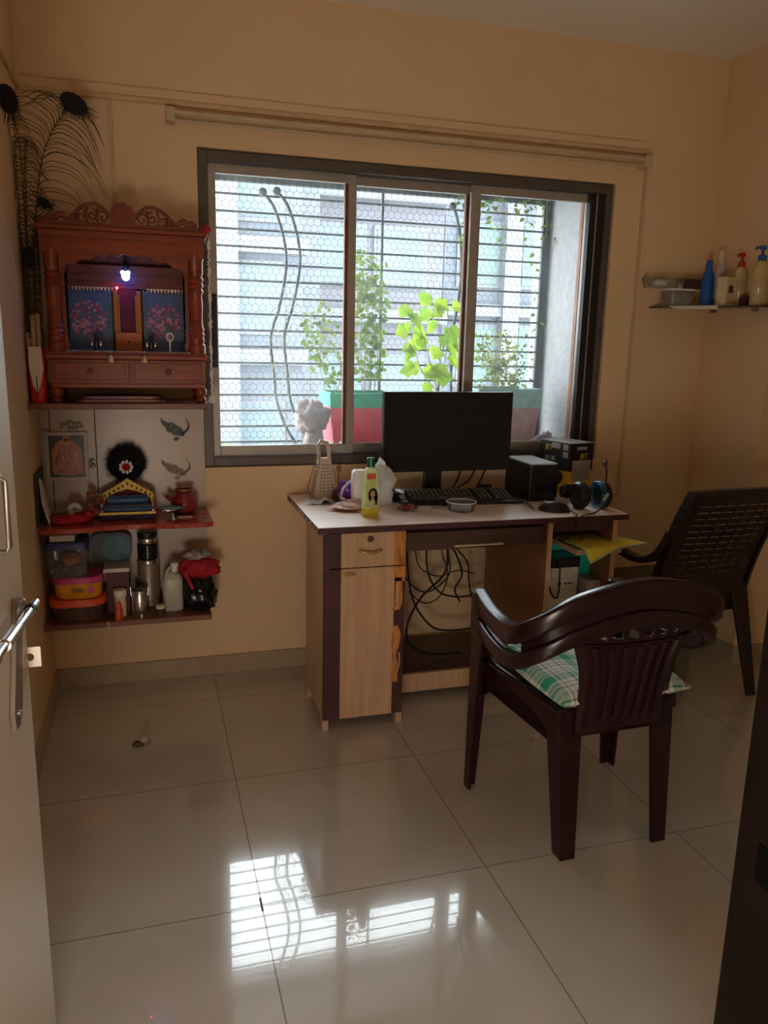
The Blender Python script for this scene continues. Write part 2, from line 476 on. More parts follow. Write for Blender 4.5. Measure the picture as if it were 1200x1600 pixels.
M['shrine_d'] = mat('carved_shrine_wood', (0.185, 0.036, 0.012), .42, var=.25, scale=40)
M['shrine_o'] = mat('orange_shrine_wood', (0.52, 0.13, 0.02), .4, var=.15, scale=16)
M['redgloss'] = mat('red_granite_top', (0.36, 0.045, 0.028), .16, var=.3, scale=45)
M['shelf_br'] = mat('brown_shelf_board', (0.20, 0.070, 0.045), .4, var=.2, scale=14)
M['lam'] = mat('white_laminate', (0.50, 0.40, 0.325), .3, var=.03)
M['dark_line'] = mat('dark_groove', (0.10, 0.07, 0.05), .7)
M['red'] = mat('red_plastic', (0.52, 0.012, 0.014), .35, var=.1)
M['redcloth'] = mat('red_cloth', (0.40, 0.012, 0.022), .8, var=.25, scale=30, bump=.5, bscale=50)
M['orange'] = mat('orange_lid_plastic', (0.78, 0.10, 0.02), .4, var=.06)
M['yelor'] = mat('yellow_orange_label', (0.78, 0.36, 0.03), .4, var=.2, scale=24)
M['pink'] = mat('magenta_pink_plastic', (0.66, 0.06, 0.27), .4, var=.1)
M['blue'] = mat('blue_plastic', (0.012, 0.11, 0.42), .3, var=.15)
M['bluelid'] = mat('dark_blue_lid', (0.03, 0.045, 0.19), .4, var=.15)
M['teal'] = mat('teal_cardboard', (0.02, 0.62, 0.55), .55, var=.06)
M['teal_d'] = mat('dull_teal_card', (0.075, 0.18, 0.21), .5, var=.12)
M['clay'] = mat('red_clay_glaze', (0.22, 0.022, 0.028), .3, var=.15)
M['furblack'] = mat('black_fur', (0.006, 0.007, 0.009), .9)
M['gem'] = mat('white_gem', (0.8, 0.8, 0.82), .1)
M['ruby'] = mat('red_gem', (0.5, 0.01, 0.015), .12)
M['satin_b'] = mat('blue_satin', (0.012, 0.07, 0.22), .35, var=.25, scale=20, sheen=.4)
M['satin_r'] = mat('maroon_velvet', (0.16, 0.015, 0.02), .7, var=.2, scale=20)
M['paper'] = mat('white_paper', (0.72, 0.68, 0.62), .7, var=.05)
M['paperg'] = mat('crumpled_foil_paper', (0.66, 0.64, 0.64), .35, var=.2, scale=40, bump=.7, bscale=50)
M['bamboo'] = mat('dry_bamboo', (0.40, 0.27, 0.14), .6, var=.3, scale=20, stretch=(3, 3, .6))
M['feather'] = mat('dark_feather_barb', (0.050, 0.034, 0.020), .7, var=.3)
M['feather_e'] = mat('feather_eye', (0.007, 0.007, 0.012), .7, var=.5, scale=50)
M['purple'] = mat('purple_foil', (0.16, 0.02, 0.38), .3, var=.25, scale=30)
M['pinkwrap'] = mat('pale_pink_wrapper', (0.68, 0.42, 0.36), .4, var=.2, scale=40, bump=.4)
M['yellow'] = mat('yellow_mat_print', (0.88, 0.72, 0.05), .5, var=.12, scale=12, col2=(.74, .64, .10))
M['yellowc'] = mat('yellow_carton', (0.72, 0.44, 0.015), .5, var=.06)
M['piping'] = mat('pale_green_piping', (0.42, 0.62, 0.48), .7)
M['darkbrown'] = mat('dark_door_frame', (0.009, 0.005, 0.0035), .6, var=.2, scale=14, spec=.08)
M['door'] = mat('cream_door_laminate', (0.56, 0.48, 0.385), .34, var=.03, scale=4, spec=.5)
M['oil'] = leafmat('yellow_green_oil', (0.80, 0.70, 0.02), .5, .1, (.9, .9, .9))
M['bottle'] = leafmat('pale_green_bottle', (0.74, 0.80, 0.58), .5, .1, (.95, .95, .9))
M['labelg'] = mat('lime_label', (0.46, 0.55, 0.16), .35, var=.25, scale=30)
M['skin'] = mat('printed_skin', (0.62, 0.32, 0.22), .4)
M['hair'] = mat('printed_dark_hair', (0.02, 0.012, 0.01), .4)
M['greencap'] = mat('dark_green_cap', (0.005, 0.10, 0.045), .25)
M['polybag'] = leafmat('white_poly_bag', (0.95, 0.94, 0.93), .6, .08, (.93, .93, .93))
M['brush'] = mat('brown_wood_handle', (0.26, 0.11, 0.04), .45, var=.25, scale=30)
M['bluerim'] = mat('blue_ear_ring', (0.03, 0.16, 0.34), .3)
M['cable'] = mat('black_cable', (0.012, 0.011, 0.011), .5)
M['ivory'] = mat('ivory_tube', (0.60, 0.46, 0.30), .4, var=.06)
M['greyboard'] = mat('grey_metal_box', (0.30, 0.28, 0.26), .4, .2)
M['cpu'] = mat('grey_white_cabinet', (0.74, 0.69, 0.62), .4)
M['amber'] = mat('amber_gel', (0.60, 0.46, 0.22), .2, var=.1, coat=.4)
M['lav'] = mat('lavender_bottle', (0.50, 0.42, 0.46), .3)
M['leatherdk'] = mat('dark_wine_box', (0.10, 0.02, 0.03), .5)
M['green_f'] = mat('dark_green_folder', (0.015, 0.04, 0.02), .5)
M['led'] = mat('blue_led_glow', (0.2, 0.4, 1.0), .3, emit=(0.05, 0.12, 1.0), estr=45)
M['ledw'] = mat('white_led_glow', (0.8, 0.9, 1.0), .3, emit=(0.40, 0.72, 1.0), estr=22)
M['ledr'] = mat('red_led_glow', (1, 0.1, 0.1), .3, emit=(1.0, 0.03, 0.08), estr=30)
M['tinsel'] = mat('silver_tinsel', (0.66, 0.62, 0.66), .2, .9, var=.3, scale=60)
M['orangecard'] = mat('orange_carton_side', (0.66, 0.25, 0.03), .5)
M['creamcard'] = mat('cream_carton', (0.72, 0.58, 0.36), .5, var=.06)
M['floral'] = mat('patterned_cloth', (0.55, 0.50, 0.48), .8, col2=(0.10, 0.03, 0.03), scale=60)
M['blackbag'] = mat('black_poly_bag', (0.010, 0.010, 0.011), .22, bump=.8, bscale=18)
M['liquid'] = mat('cloudy_jerrycan', (0.50, 0.47, 0.40), .35, var=.06)

# ------------------------------------------------------------------ room shell
H = 2.595
bm = NB(); box(bm, (-0.12, -4.2, -0.08), (4.2, 0.12, 0)); struct('floor', bm, M['floor'])
bm = NB(); box(bm, (-0.12, -4.2, H), (4.2, 0.12, H+0.1)); struct('ceiling', bm, M['ceil'])
WX0, WX1, WZ0, WZ1 = 0.596, 2.345, 0.870, 2.055
bm = NB()
box(bm, (-0.12, 0, 0), (WX0, 0.12, H)); box(bm, (WX1, 0, 0), (3.72, 0.12, H))
box(bm, (WX0, 0, 0), (WX1, 0.12, WZ0)); box(bm, (WX0, 0, WZ1), (WX1, 0.12, H))
struct('wall_back', bm, M['wall'])
struct('wall_left', bx((-0.12, -2.62, 0), (0, 0, H)), M['wall'])
struct('wall_right', bx((2.86, -0.43, 0), (3.72, 0, H)), M['wall'])
struct('wall_hall', bx((-0.12, -4.2, 0), (4.2, -4.08, H)), M['wall'])  # unseen hall walls, added to cut the light coming through the doorway
struct('wall_hall_right', bx((4.08, -4.08, 0), (4.2, -2.62, H)), M['wall'])
struct('wall_hall_left', bx((-0.12, -4.08, 0), (0, -2.62, H)), M['wall'])
struct('wall_alcove', bx((3.6, -2.62, 0), (3.72, -0.43, H)), M['wall'])
bm = NB(); box(bm, (1.09, -2.62, 0), (3.6, -2.50, H)); box(bm, (0, -2.62, 0), (0.05, -2.50, H)); box(bm, (0.05, -2.62, 2.52), (1.09, -2.50, H))  # open gap above the door frame is added to let fill light in
struct('wall_front', bm, M['wall'])
struct('baseboard_back', bx((0, -0.012, 0), (2.86, 0, 0.078)), M['skirt'])
struct('baseboard_left', bx((0, -2.50, 0), (0.012, -0.012, 0.078)), M['skirt'])
bm = NB(); box(bm, (2.848, -0.442, 0), (2.86, -0.012, 0.078)); box(bm, (2.86, -0.442, 0), (3.6, -0.43, 0.078))
struct('baseboard_right', bm, M['skirt'])
# dark door frame on the right of the doorway, the photographer stands in it
bm = NB()
poly(bm, [(1.025, -2.50, 0), (1.09, -2.50, 0), (1.09, -2.62, 0), (1.025, -2.62, 0)], (0, 0, 2.06))
box(bm, (0.05, -2.62, 2.06), (1.09, -2.50, 2.12)); box(bm, (0.05, -2.62, 0), (0.085, -2.50, 2.06))
tr = struct('trim_1', bm, M['darkbrown'])
obj('strike_plate', bx((1.0238, -2.570, 0.785), (1.0252, -2.532, 0.832)), mat('dark_hole', (.004, .004, .004), .9, spec=.02), tr)
# chip in the floor tile edge
solo('tile_chip', bx((0.606, -1.470, 0.0), (0.611, -1.420, 0.0006)), M['dark_line'], 'small dark chip along the floor tile joint under the window reflection', 'chip', (0.609, -1.445, 0))

# door leaf at the far left, opened against the left wall
DH, DE = Vector((0.094, -2.495)), Vector((0.167, -1.745))
dv = (DE-DH).normalized(); dn = Vector((dv.y, -dv.x))
def dpt(s, n, z):  # s back from the free edge, n out of the face
    p = DE - dv*s + dn*n
    return (p.x, p.y, z)
bm = NB()
poly(bm, [dpt(0, 0, .012), dpt(.754, 0, .012), dpt(.754, -.034, .012), dpt(0, -.034, .012)], (0, 0, 2.03))
door = struct('door_1', bm, M['door'], bevel=.002)
bm = NB()
HS = .19
hp = [dpt(HS, .001, 1.172), dpt(HS, .030, 1.172), dpt(HS, .035, 1.165), dpt(HS, .035, 1.068), dpt(HS, .030, 1.060), dpt(HS, .001, 1.060)]
tube(bm, hp, .0042, 8)
obj('pull_handle', bm, M['steel_d'], door, smooth=50)
bm = NB(); poly(bm, [dpt(HS-.012, .0005, 1.045), dpt(HS+.012, .0005, 1.045), dpt(HS+.012, .0005, 1.187), dpt(HS-.012, .0005, 1.187)], (dn.x*.002, dn.y*.002, 0))
obj('handle_plate', bm, M['steel_d'], door)
bm = NB(); tube(bm, [dpt(.40, .016, .915), dpt(-.012, .016, .915)], .0080, 16); obj('bolt_rod', bm, M['steel'], door, smooth=50)
bm = NB(); tube(bm, [dpt(.030, .016, .915), dpt(.020, .016, .915)], .0104, 16); obj('bolt_ring', bm, M['alu_black'], door, smooth=50)
bm = NB(); tube(bm, [dpt(.19, .016, .915), dpt(.115, .016, .915)], .0105, 16); obj('bolt_sleeve', bm, M['steel'], door, smooth=50)
bm = NB(); tube(bm, [dpt(.30, .016, .915), dpt(.24, .016, .915)], .0105, 16); obj('bolt_sleeve', bm, M['steel'], door, smooth=50)
bm = NB()
poly(bm, [dpt(.040, .001, .945), dpt(.070, .001, .950), dpt(.135, .001, .775), dpt(.130, .001, .745), dpt(.105, .001, .745), dpt(.085, .001, .770)], (dn.x*.007, dn.y*.007, 0))
sphere(bm, dpt(.028, .004, .930), .007); sphere(bm, dpt(.115, .009, .770), .005)
obj('latch_strap', bm, M['steel_d'], door)
# hasp tab with a hole, standing out past the door edge
bm = NB()
N = 16; cx_, cz_ = 0.0, .818
inn = [(cx_+.0075*cos(2*pi*i/N), cz_+.0075*sin(2*pi*i/N)) for i in range(N)]
outp = []
for i in range(N):
    a = 2*pi*i/N; k = 1/max(abs(cos(a)), abs(sin(a))); outp.append((cx_+.0185*k*cos(a), cz_+.0185*k*sin(a)))
base = Vector(dpt(-.002, .002, 0))
for dd in (0, .003):
    pass
A = [[bm.verts.new((base.x+u, base.y+dd, z)) for (u, z) in ring] for ring in (inn, outp) for dd in (0, .003)]
for i in range(N):
    j = (i+1) % N
    bm.faces.new((A[0][i], A[0][j], A[2][j], A[2][i])); bm.faces.new((A[1][i], A[3][i], A[3][j], A[1][j]))
    bm.faces.new((A[0][i], A[1][i], A[1][j], A[0][j])); bm.faces.new((A[2][i], A[2][j], A[3][j], A[3][i]))
obj('hasp_tab', bm, M['steel_d'], door)

# ------------------------------------------------------------------ window
bm = NB()
fx0, fx1, fz0, fz1 = WX0+.002, WX1-.004, WZ0+.004, WZ1-.004
box(bm, (fx0, .012, fz0), (fx0+.036, .108, fz1)); box(bm, (fx1-.030, .012, fz0), (fx1, .108, fz1))
box(bm, (fx0+.036, .012, fz1-.036), (fx1-.030, .108, fz1)); box(bm, (fx0+.036, .012, fz0), (fx1-.030, .108, fz0+.034))
win = struct('window_1', bm, M['alu_dark'], bevel=.002)
def sash(x0, x1, y0, y1, lw, rw, parent, mts, glabel=None):
    z0, z1 = fz0+.036, fz1-.038
    bm = NB()
    box(bm, (x0, y0, z0), (x0+lw, y1, z1)); box(bm, (x1-rw, y0, z0), (x1, y1, z1))
    box(bm, (x0+lw, y0, z0), (x1-rw, y1, z0+.040)); box(bm, (x0+lw, y0, z1-.034), (x1-rw, y1, z1))
    s = obj('sash', bm, mts, parent, bevel=.002)
    ym = (y0+y1)/2
    obj('glass_pane', bx((x0+lw-.004, ym-.002, z0+.036), (x1-rw+.004, ym+.002, z1-.030)), M['glass'], s)
    return s
s1 = sash(fx0+.036, 1.213, .045, .067, .030, .040, win, M['alu'])
obj('sash_grip', bx((fx0+.042, .033, 1.26), (fx0+.062, .0455, 1.54)), M['black'], s1, bevel=.003)
s2 = sash(1.172, 1.742, .072, .094, .040, .044, win, M['alu'])
s3 = sash(1.700, 2.300, .045, .067, .044, .062, win, M['alu'])
obj('black_track', bx((2.238, .020, fz0+.036), (2.308, .044, fz1-.038)), M['alu_black'], win)
obj('rust_edge', bx((2.234, .0655, fz0+.04), (2.2395, .090, fz1-.05)), M['rust'], win)
M_rb = M['rust']
obj('rust_edge', bx((1.690, .0705, fz0+.077), (1.714, .0955, fz1-.073)), M_rb, s2)
obj('rust_edge', bx((1.166, .0440, fz0+.077), (1.1795, .0680, fz1-.073)), M_rb, s1)
obj('track_line', bx((2.268, .016, fz0+.036), (2.272, .022, fz1-.038)), M['alu'], win)

# ------------------------------------------------------------------ outside: ledge, side fin, grille
struct('trim_2', bx((0.30, .12, .78), (2.45, .66, .850)), M['stone'])
struct('trim_3', bx((2.31, .12, .850), (2.45, .66, 2.10)), M['plaster'])
struct('trim_4', bx((0.30, .12, 2.10), (2.45, .69, 2.17)), M['stone'])
gr = thing('window_grille', 'dark iron grille of horizontal bars outside the window', 'grille', (1.30, .50, .85))
GY = .50
k = 0
z = 1.985
while z > .88:
    bm = NB(); tube(bm, [(.33, GY, z), (2.29, GY, z)], .0052, 6)
    obj('bar', bm, M['iron'], gr, smooth=60)
    z -= .0718
for x, wd in ((2.285, .020), (1.452, .005), (.335, .016)):
    obj('post', bx((x-wd, GY-.010, .850), (x+wd, GY+.010, 2.10)), M['iron'], gr)
obj('top_band', bx((.35, GY-.012, 2.035), (2.265, GY+.012, 2.10)), M['iron'], gr)
def scroll(pts):
    bm = NB(); tube(bm, spline([(x, GY-.014, z) for x, z in pts], 8), .0075, 8)
    sphere(bm, (pts[0][0], GY-.014, pts[0][1]), .019)
    obj('scroll_bar', bm, M['iron'], gr, smooth=60)
A1 = [(.905, 1.998), (.955, 1.935), (.998, 1.80), (1.005, 1.68), (.975, 1.52), (.935, 1.38), (.950, 1.20), (.960, 1.10), (1.00, .98), (1.05, .90)]
scroll(A1); scroll([(x+.062, z+.008) for x, z in A1])
scroll([(1.79+(x-.905)*.55, z) for x, z in A1]); scroll([(1.855+(x-.905)*.25, z+.006) for x, z in A1])
# hexagonal chicken wire
bm = NB()
cell = .031; hgt = cell*.866
def wseg(a, b):
    a = Vector(a); b = Vector(b); d = (b-a); p, q = frame_of(d, Vector((0, 1, 0))); r = .00115
    ra = [bm.verts.new(a+(p*cos(t)+q*sin(t))*r) for t in (0, 2.094, 4.189)]
    rb = [bm.verts.new(b+(p*cos(t)+q*sin(t))*r) for t in (0, 2.094, 4.189)]
    for i in range(3): bm.faces.new((ra[i], ra[(i+1) % 3], rb[(i+1) % 3], rb[i]))
R_ = cell/math.sqrt(3)
rows = int((2.10-.855)/(1.5*R_)); colsn = int((2.27-.40)/cell)
for j in range(rows):
    for i in range(colsn):
        x = .40 + (i+.5*(j % 2))*cell; zc = .865 + j*1.5*R_
        jit = lambda s: random.uniform(-.0012, .0012)
        top = (x, GY-.03, zc+R_); tl = (x-cell/2, GY-.03, zc+R_/2); trr = (x+cell/2, GY-.03, zc+R_/2); bl = (x-cell/2, GY-.03, zc-R_/2)
        wseg(top, tl); wseg(top, trr); wseg(tl, bl)
obj('wire_mesh', bm, M['wire'], gr, recalc=False)
def square_pot(name, label, x0, x1, y0, y1, z1, ms):
    t = thing(name, label, 'planter', ((x0+x1)/2, (y0+y1)/2, .85))
    zs = [.850, .925, 1.085, z1-.012, z1]
    tp = .82
    cx, cy = (x0+x1)/2, (y0+y1)/2
    def sec(z):
        k = tp + (1-tp)*(z-.85)/(z1-.85)
        return [(cx+sx_*(x1-x0)/2*k, cy+sy_*(y1-y0)/2*k, z) for sx_, sy_ in ((-1, -1), (1, -1), (1, 1), (-1, 1))]
    bm = NB()
    rings = [[bm.verts.new(p) for p in sec(z)] for z in zs]
    for i, (A, B) in enumerate(zip(rings, rings[1:])):
        for q in range(4): bm.faces.new((A[q], A[(q+1) % 4], B[(q+1) % 4], B[q])).material_index = (0, 1, 0, 0)[i] if i != 2 else 0
    bm.faces.new(rings[0])
    inner = [bm.verts.new((cx+(p[0]-cx)*.92, cy+(p[1]-cy)*.92, z1)) for p in sec(z1)]
    deep = [bm.verts.new((cx+(p[0]-cx)*.90, cy+(p[1]-cy)*.90, z1-.03)) for p in sec(z1)]
    for q in range(4):
        bm.faces.new((rings[-1][q], rings[-1][(q+1) % 4], inner[(q+1) % 4], inner[q])); bm.faces.new((inner[q], inner[(q+1) % 4], deep[(q+1) % 4], deep[q]))
    bm.faces.new(deep)
    obj('pot_body', bm, ms, t)
    kk = .89
    obj('soil', bx((cx-(x1-x0)/2*kk, cy-(y1-y0)/2*kk, z1-.031), (cx+(x1-x0)/2*kk, cy+(y1-y0)/2*kk, z1-.025)), M['soil'], t)
    return t
square_pot('striped_planter', 'square planter painted green, red and green on the window ledge', 1.150, 1.475, .22, .46, 1.150, [M['pot_g'], M['pot_r']])
square_pot('faded_planter', 'faded pink planter with pale teal rim beside the white fin wall', 1.85, 2.175, .22, .46, 1.172, [M['pot_ft'], M['pot_f']])
bm = NB()
blob(bm, (1.075, .25, 1.045), (.075, .06, .075), .35, 3, 24, 18)
blob(bm, (1.085, .25, .925), (.048, .05, .085), .3, 5, 20, 14, floor=.85)
solo('white_sack', bm, M['sack'], 'crumpled white plastic bag knotted and bulging left of the striped planter', 'bag', (1.08, .25, .85), smooth=180)
bm = NB(); blob(bm, (1.205, .178, .893), (.042, .02, .045), .4, 8, 16, 12, floor=.85)
solo('plastic_wrapper', bm, mat('pale_blue_plastic', (.45, .72, .76), .4, var=.2, scale=20), 'small pale blue plastic scrap in front of the striped planter', 'wrapper', (1.205, .178, .85), smooth=180)
bm = NB(); blob(bm, (2.18, .178, .905), (.075, .05, .060), .5, 12, 20, 14, floor=.85)
solo('stone_lump', bm, M['sack'], 'pale crumpled bundle lying at the foot of the faded planter', 'bundle', (2.18, .178, .85), smooth=180)

# plants: leaf quads with a bent midrib
def leaf(bm, p, d, up, L_, W_, lobed=False):
    d = Vector(d).normalized(); s = d.cross(Vector(up))
    if s.length < 1e-3: s = d.cross(Vector((1, 0, 0)))
    s.normalize(); n = s.cross(d).normalized(); p = Vector(p)
    if lobed: prof = [(0, .12), (.12, .8), (.34, .62), (.5, 1.0), (.68, .5), (.85, .28), (1, 0.02)]
    else: prof = [(0, .05), (.22, .75), (.45, 1.0), (.72, .66), (1, .02)]
    mid = [bm.verts.new(p+d*L_*t-n*L_*.25*t*t) for t, _ in prof]
    for sg in (-1, 1):
        ed = [bm.verts.new(p+d*L_*t+s*sg*W_*.5*q-n*(L_*.25*t*t-.12*W_*q)) for t, q in prof]
        for i in range(len(prof)-1):
            bm.faces.new((mid[i], mid[i+1], ed[i+1], ed[i]) if sg > 0 else (mid[i], ed[i], ed[i+1], mid[i+1]))
rnd = random.Random(11)
def plant(name, label, base, stems, leafm, nleaf, L_, W_, seed=1, lobed=False, spread=.03, stemr=.0018, cat='plant'):
    r = random.Random(seed)
    t = thing(name, label, cat, base)
    bs = NB(); bl = NB()
    for st in stems:
        pts = spline(st, 8)
        tube(bs, pts, stemr, 5, r1=stemr*.5)
        for k in range(nleaf):
            p = pts[min(len(pts)-1, int(len(pts)*(.18+.82*(k+r.random())/nleaf)))]
            a = r.uniform(0, 2*pi)
            q = p + Vector((cos(a), sin(a)*.5, r.uniform(-.5, .4)))*r.uniform(0, spread)
            leaf(bl, q, (cos(a), sin(a)*.7, r.uniform(-1.1, .2)), (r.uniform(-.4, .4), -1, .5), L_*r.uniform(.6, 1.25), W_*r.uniform(.6, 1.2), lobed)
    obj('stem', bs, M['stem'], t, smooth=60)
    obj('foliage', bl, leafm, t, recalc=False)
    return t
def stemset(n, base, top, wob, seed, basew=.03, topw=.05):
    r = random.Random(seed); out = []
    for i in range(n):
        b = Vector(base)+Vector((r.uniform(-basew, basew), r.uniform(-.03, .03), 0)); e = Vector(top)+Vector((r.uniform(-topw, topw), r.uniform(-.04, .04), r.uniform(-.12, .05)))
        m1 = b.lerp(e, .35)+Vector((r.uniform(-wob, wob), r.uniform(-.03, .03), 0)); m2 = b.lerp(e, .7)+Vector((r.uniform(-wob, wob), r.uniform(-.03, .03), 0))
        out.append([b, m1, m2, e])
    return out
plant('climbing_plant', 'tall leafy vine climbing up from the right half of the striped planter', (1.40, .36, 1.125), stemset(6, (1.37, .36, 1.125), (1.385, .40, 1.76), .045, 4, .05, .06), M['leaf'], 38, .036, .026, 3, spread=.028)
plant('bushy_plant', 'small leafed bush on the left side of the striped planter', (1.20, .34, 1.125), stemset(6, (1.21, .33, 1.125), (1.155, .38, 1.58), .06, 9, .05, .07), M['leaf'], 22, .030, .019, 5, spread=.035)
plant('dry_twigs', 'bare dry brown twigs standing behind the white sack', (1.06, .40, .85), stemset(9, (1.05, .41, .85), (1.04, .43, 1.58), .07, 19, .10, .10), leafmat('dry_leaf', (.30, .24, .16), .3), 6, .016, .008, 6, spread=.04, stemr=.0013)
bv = [[(1.70, .36, 1.15), (1.66, .38, 1.30), (1.61, .39, 1.44), (1.52, .41, 1.54)], [(1.70, .36, 1.15), (1.72, .40, 1.35), (1.70, .40, 1.50), (1.66, .40, 1.60)],
      [(1.70, .36, 1.15), (1.73, .36, 1.28), (1.74, .36, 1.42), (1.73, .36, 1.56)], [(1.70, .36, 1.15), (1.62, .36, 1.24), (1.58, .37, 1.36), (1.56, .38, 1.44)]]
plant('gourd_vine', 'broad bright lime leaved vine beside the rusty middle stile', (1.70, .36, .85), [[(1.70, .36, .85), (1.70, .36, .95), (1.70, .36, 1.05), (1.70, .36, 1.15)]]+bv, M['leaf_b'], 9, .085, .088, 21, lobed=True, spread=.03, stemr=.0025)
plant('shrubby_plant', 'fine yellow green shrub growing in the faded pink planter', (2.01, .34, 1.147), stemset(11, (2.02, .34, 1.147), (2.02, .37, 1.42), .07, 31, .07, .14), M['leaf_y'], 30, .022, .015, 8, spread=.035, stemr=.0014)
plant('spindly_plant', 'spindly dull green plant against the white fin wall', (2.20, .54, .85), stemset(4, (2.20, .53, .85), (2.225, .51, 1.40), .03, 41, .02, .03), M['leaf_d'], 16, .022, .015, 9, spread=.03, stemr=.0013)
hv = []
r5 = random.Random(5)
for i in range(8):
    x = 1.80+i*.065
    hv.append([(x, .44, 2.09), (x+r5.uniform(-.05, .05), .43, 2.06), (x+r5.uniform(-.05, .05), .43, 2.0), (x+r5.uniform(-.06, .06), .43, 2.03-.22*r5.random())])
hv.append([(2.25, .45, 2.09), (2.26, .45, 1.9), (2.21, .45, 1.7), (2.24, .45, 1.45)])
plant('hanging_creeper', 'thin green creeper hanging from the top right corner of the grille', (2.05, .44, 2.10), hv, M['leaf'], 14, .030, .020, 13, spread=.03, stemr=.0012)

struct('ground', bx((-12, .13, -3.3), (16, 16, -3.2)), mat('pale_bounce_ground', (.75, .74, .72), .9, var=.06, scale=1))  # unseen pale ground, added to bounce skylight up into the room
# ------------------------------------------------------------------ the building opposite and trees below it
def facade(name, label, x0, x1, y, z0, z1, m, winx, winz, ww, wh, mw, dep=2.0, slabs=(), pil=()):
    t = thing(name, label, 'building', ((x0+x1)/2, y, z0))
    obj('wall', bx((x0, y, z0), (x1, y+dep, z1)), m, t)
    for zz in slabs: obj('floor_band', bx((x0-.05, y-.22, zz), (x1+.05, y, zz+.22)), M['facw'], t)
    for px in pil: obj('pilaster', bx((px-.17, y-.30, z0), (px+.17, y, z1)), M['facw'], t)
    for zz in winz:
        for px in winx:
            f = obj('window_frame', bx((px-ww/2-.06, y-.05, zz-.06), (px+ww/2+.06, y, zz+wh+.06)), M['facw'], t)
            obj('pane', bx((px-ww/2, y-.07, zz), (px+ww/2, y-.049, zz+wh)), mw, f)
    return t
facade('apartment_block', 'pale blue apartment block with white bands seen through the left sash', -3.2, 2.7, 9.0, -3.2, 5.2, M['fac'], (-1.4, -.2, .95, 2.05), (-2.6, -.55, 1.5, 3.1), .62, .95, M['tealglass'], slabs=(-1.1, 1.0, 2.6, 4.5), pil=(.35, 1.55))
facade('lavender_block', 'lavender grey block with teal windows seen through the middle sash', 2.95, 5.5, 10.5, -3.2, 4.0, M['fac2'], (3.6, 4.7), (-2.2, .2, 2.35), .85, .9, M['tealglass'], slabs=(-.6, 1.7, 3.7), pil=(3.05,))
facade('far_tower', 'grey blue tower with green windows seen through the right sash', 5.9, 8.6, 11.5, -3.2, 4.9, M['fac'], (6.6, 7.9), (-1.6, .6, 2.5), .8, 1.1, M['tealglass2'], slabs=(-.3, 1.9, 4.2), pil=(7.2,))
def tree(name, label, c, r, seed, n, m):
    q = random.Random(seed)
    t = thing(name, label, 'tree', (c[0], c[1], -3.2))
    bm = NB(); tube(bm, [(c[0], c[1], -3.2), (c[0]+.1, c[1], c[2])], .12, 8, r1=.05); obj('trunk', bm, M['stem'], t)
    bm = NB()
    for i in range(n):
        a = q.uniform(0, 2*pi); b = math.acos(q.uniform(-1, 1)); rr = r*q.uniform(.5, 1.0)
        p = (c[0]+rr*cos(a)*sin(b)*1.25, c[1]+rr*sin(a)*sin(b), c[2]+rr*cos(b)*.8)
        leaf(bm, p, (q.uniform(-1, 1), q.uniform(-1, 1), q.uniform(-1, .3)), (0, -1, .3), .28, .20)
    obj('foliage', bm, m, t, recalc=False)
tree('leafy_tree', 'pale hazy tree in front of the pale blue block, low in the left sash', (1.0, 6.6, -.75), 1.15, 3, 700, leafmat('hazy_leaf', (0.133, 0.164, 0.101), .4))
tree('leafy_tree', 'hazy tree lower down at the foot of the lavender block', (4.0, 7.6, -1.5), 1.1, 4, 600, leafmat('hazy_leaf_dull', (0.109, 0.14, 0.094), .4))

# ------------------------------------------------------------------ wall conduit and curtain rods
bm = NB()
box(bm, (.012, -.012, 2.183), (2.487, 0, 2.199)); box(bm, (2.474, -.012, .700), (2.487, 0, 2.183)); box(bm, (2.39, -.010, .694), (2.50, 0, .706))
box(bm, (.296, -.012, 1.83), (.308, 0, 2.183)); box(bm, (0, -.60, 2.192), (.010, 0, 2.206))
cdt = solo('cable_conduit', bm, mat('painted_conduit', (.62, .43, .25), .6), 'painted cable conduit running along the wall above the window and down its right side', 'conduit', (1.2, -.006, .70))
obj('groove_line', bx((.012, -.004, 2.232), (2.487, 0, 2.236)), mat('conduit_edge', (.58, .41, .24), .6), cdt)
bm = NB()
for (x, z) in ((.302, 2.10), (2.480, 1.9), (2.480, 1.3)): box(bm, (x-.010, -.0145, z), (x+.010, -.0115, z+.014))
obj('clip', bm, M['ivory'], cdt)
cr_ = thing('curtain_rod', 'ivory double curtain rod over the window', 'curtain rod', (1.48, -.05, 2.14))
bm = NB(); tube(bm, [(.505, -.058, 2.150), (2.462, -.058, 2.150)], .008, 10); obj('rod', bm, M['ivory'], cr_, smooth=60)
bm = NB(); tube(bm, [(.52, -.035, 2.128), (2.450, -.035, 2.128)], .006, 10); obj('rod', bm, M['ivory'], cr_, smooth=60)
for x in (.505, 2.455):
    bm = NB(); box(bm, (x-.016, -.066, 2.118), (x+.016, 0, 2.166)); obj('bracket', bm, M['ivory'], cr_, bevel=.004)

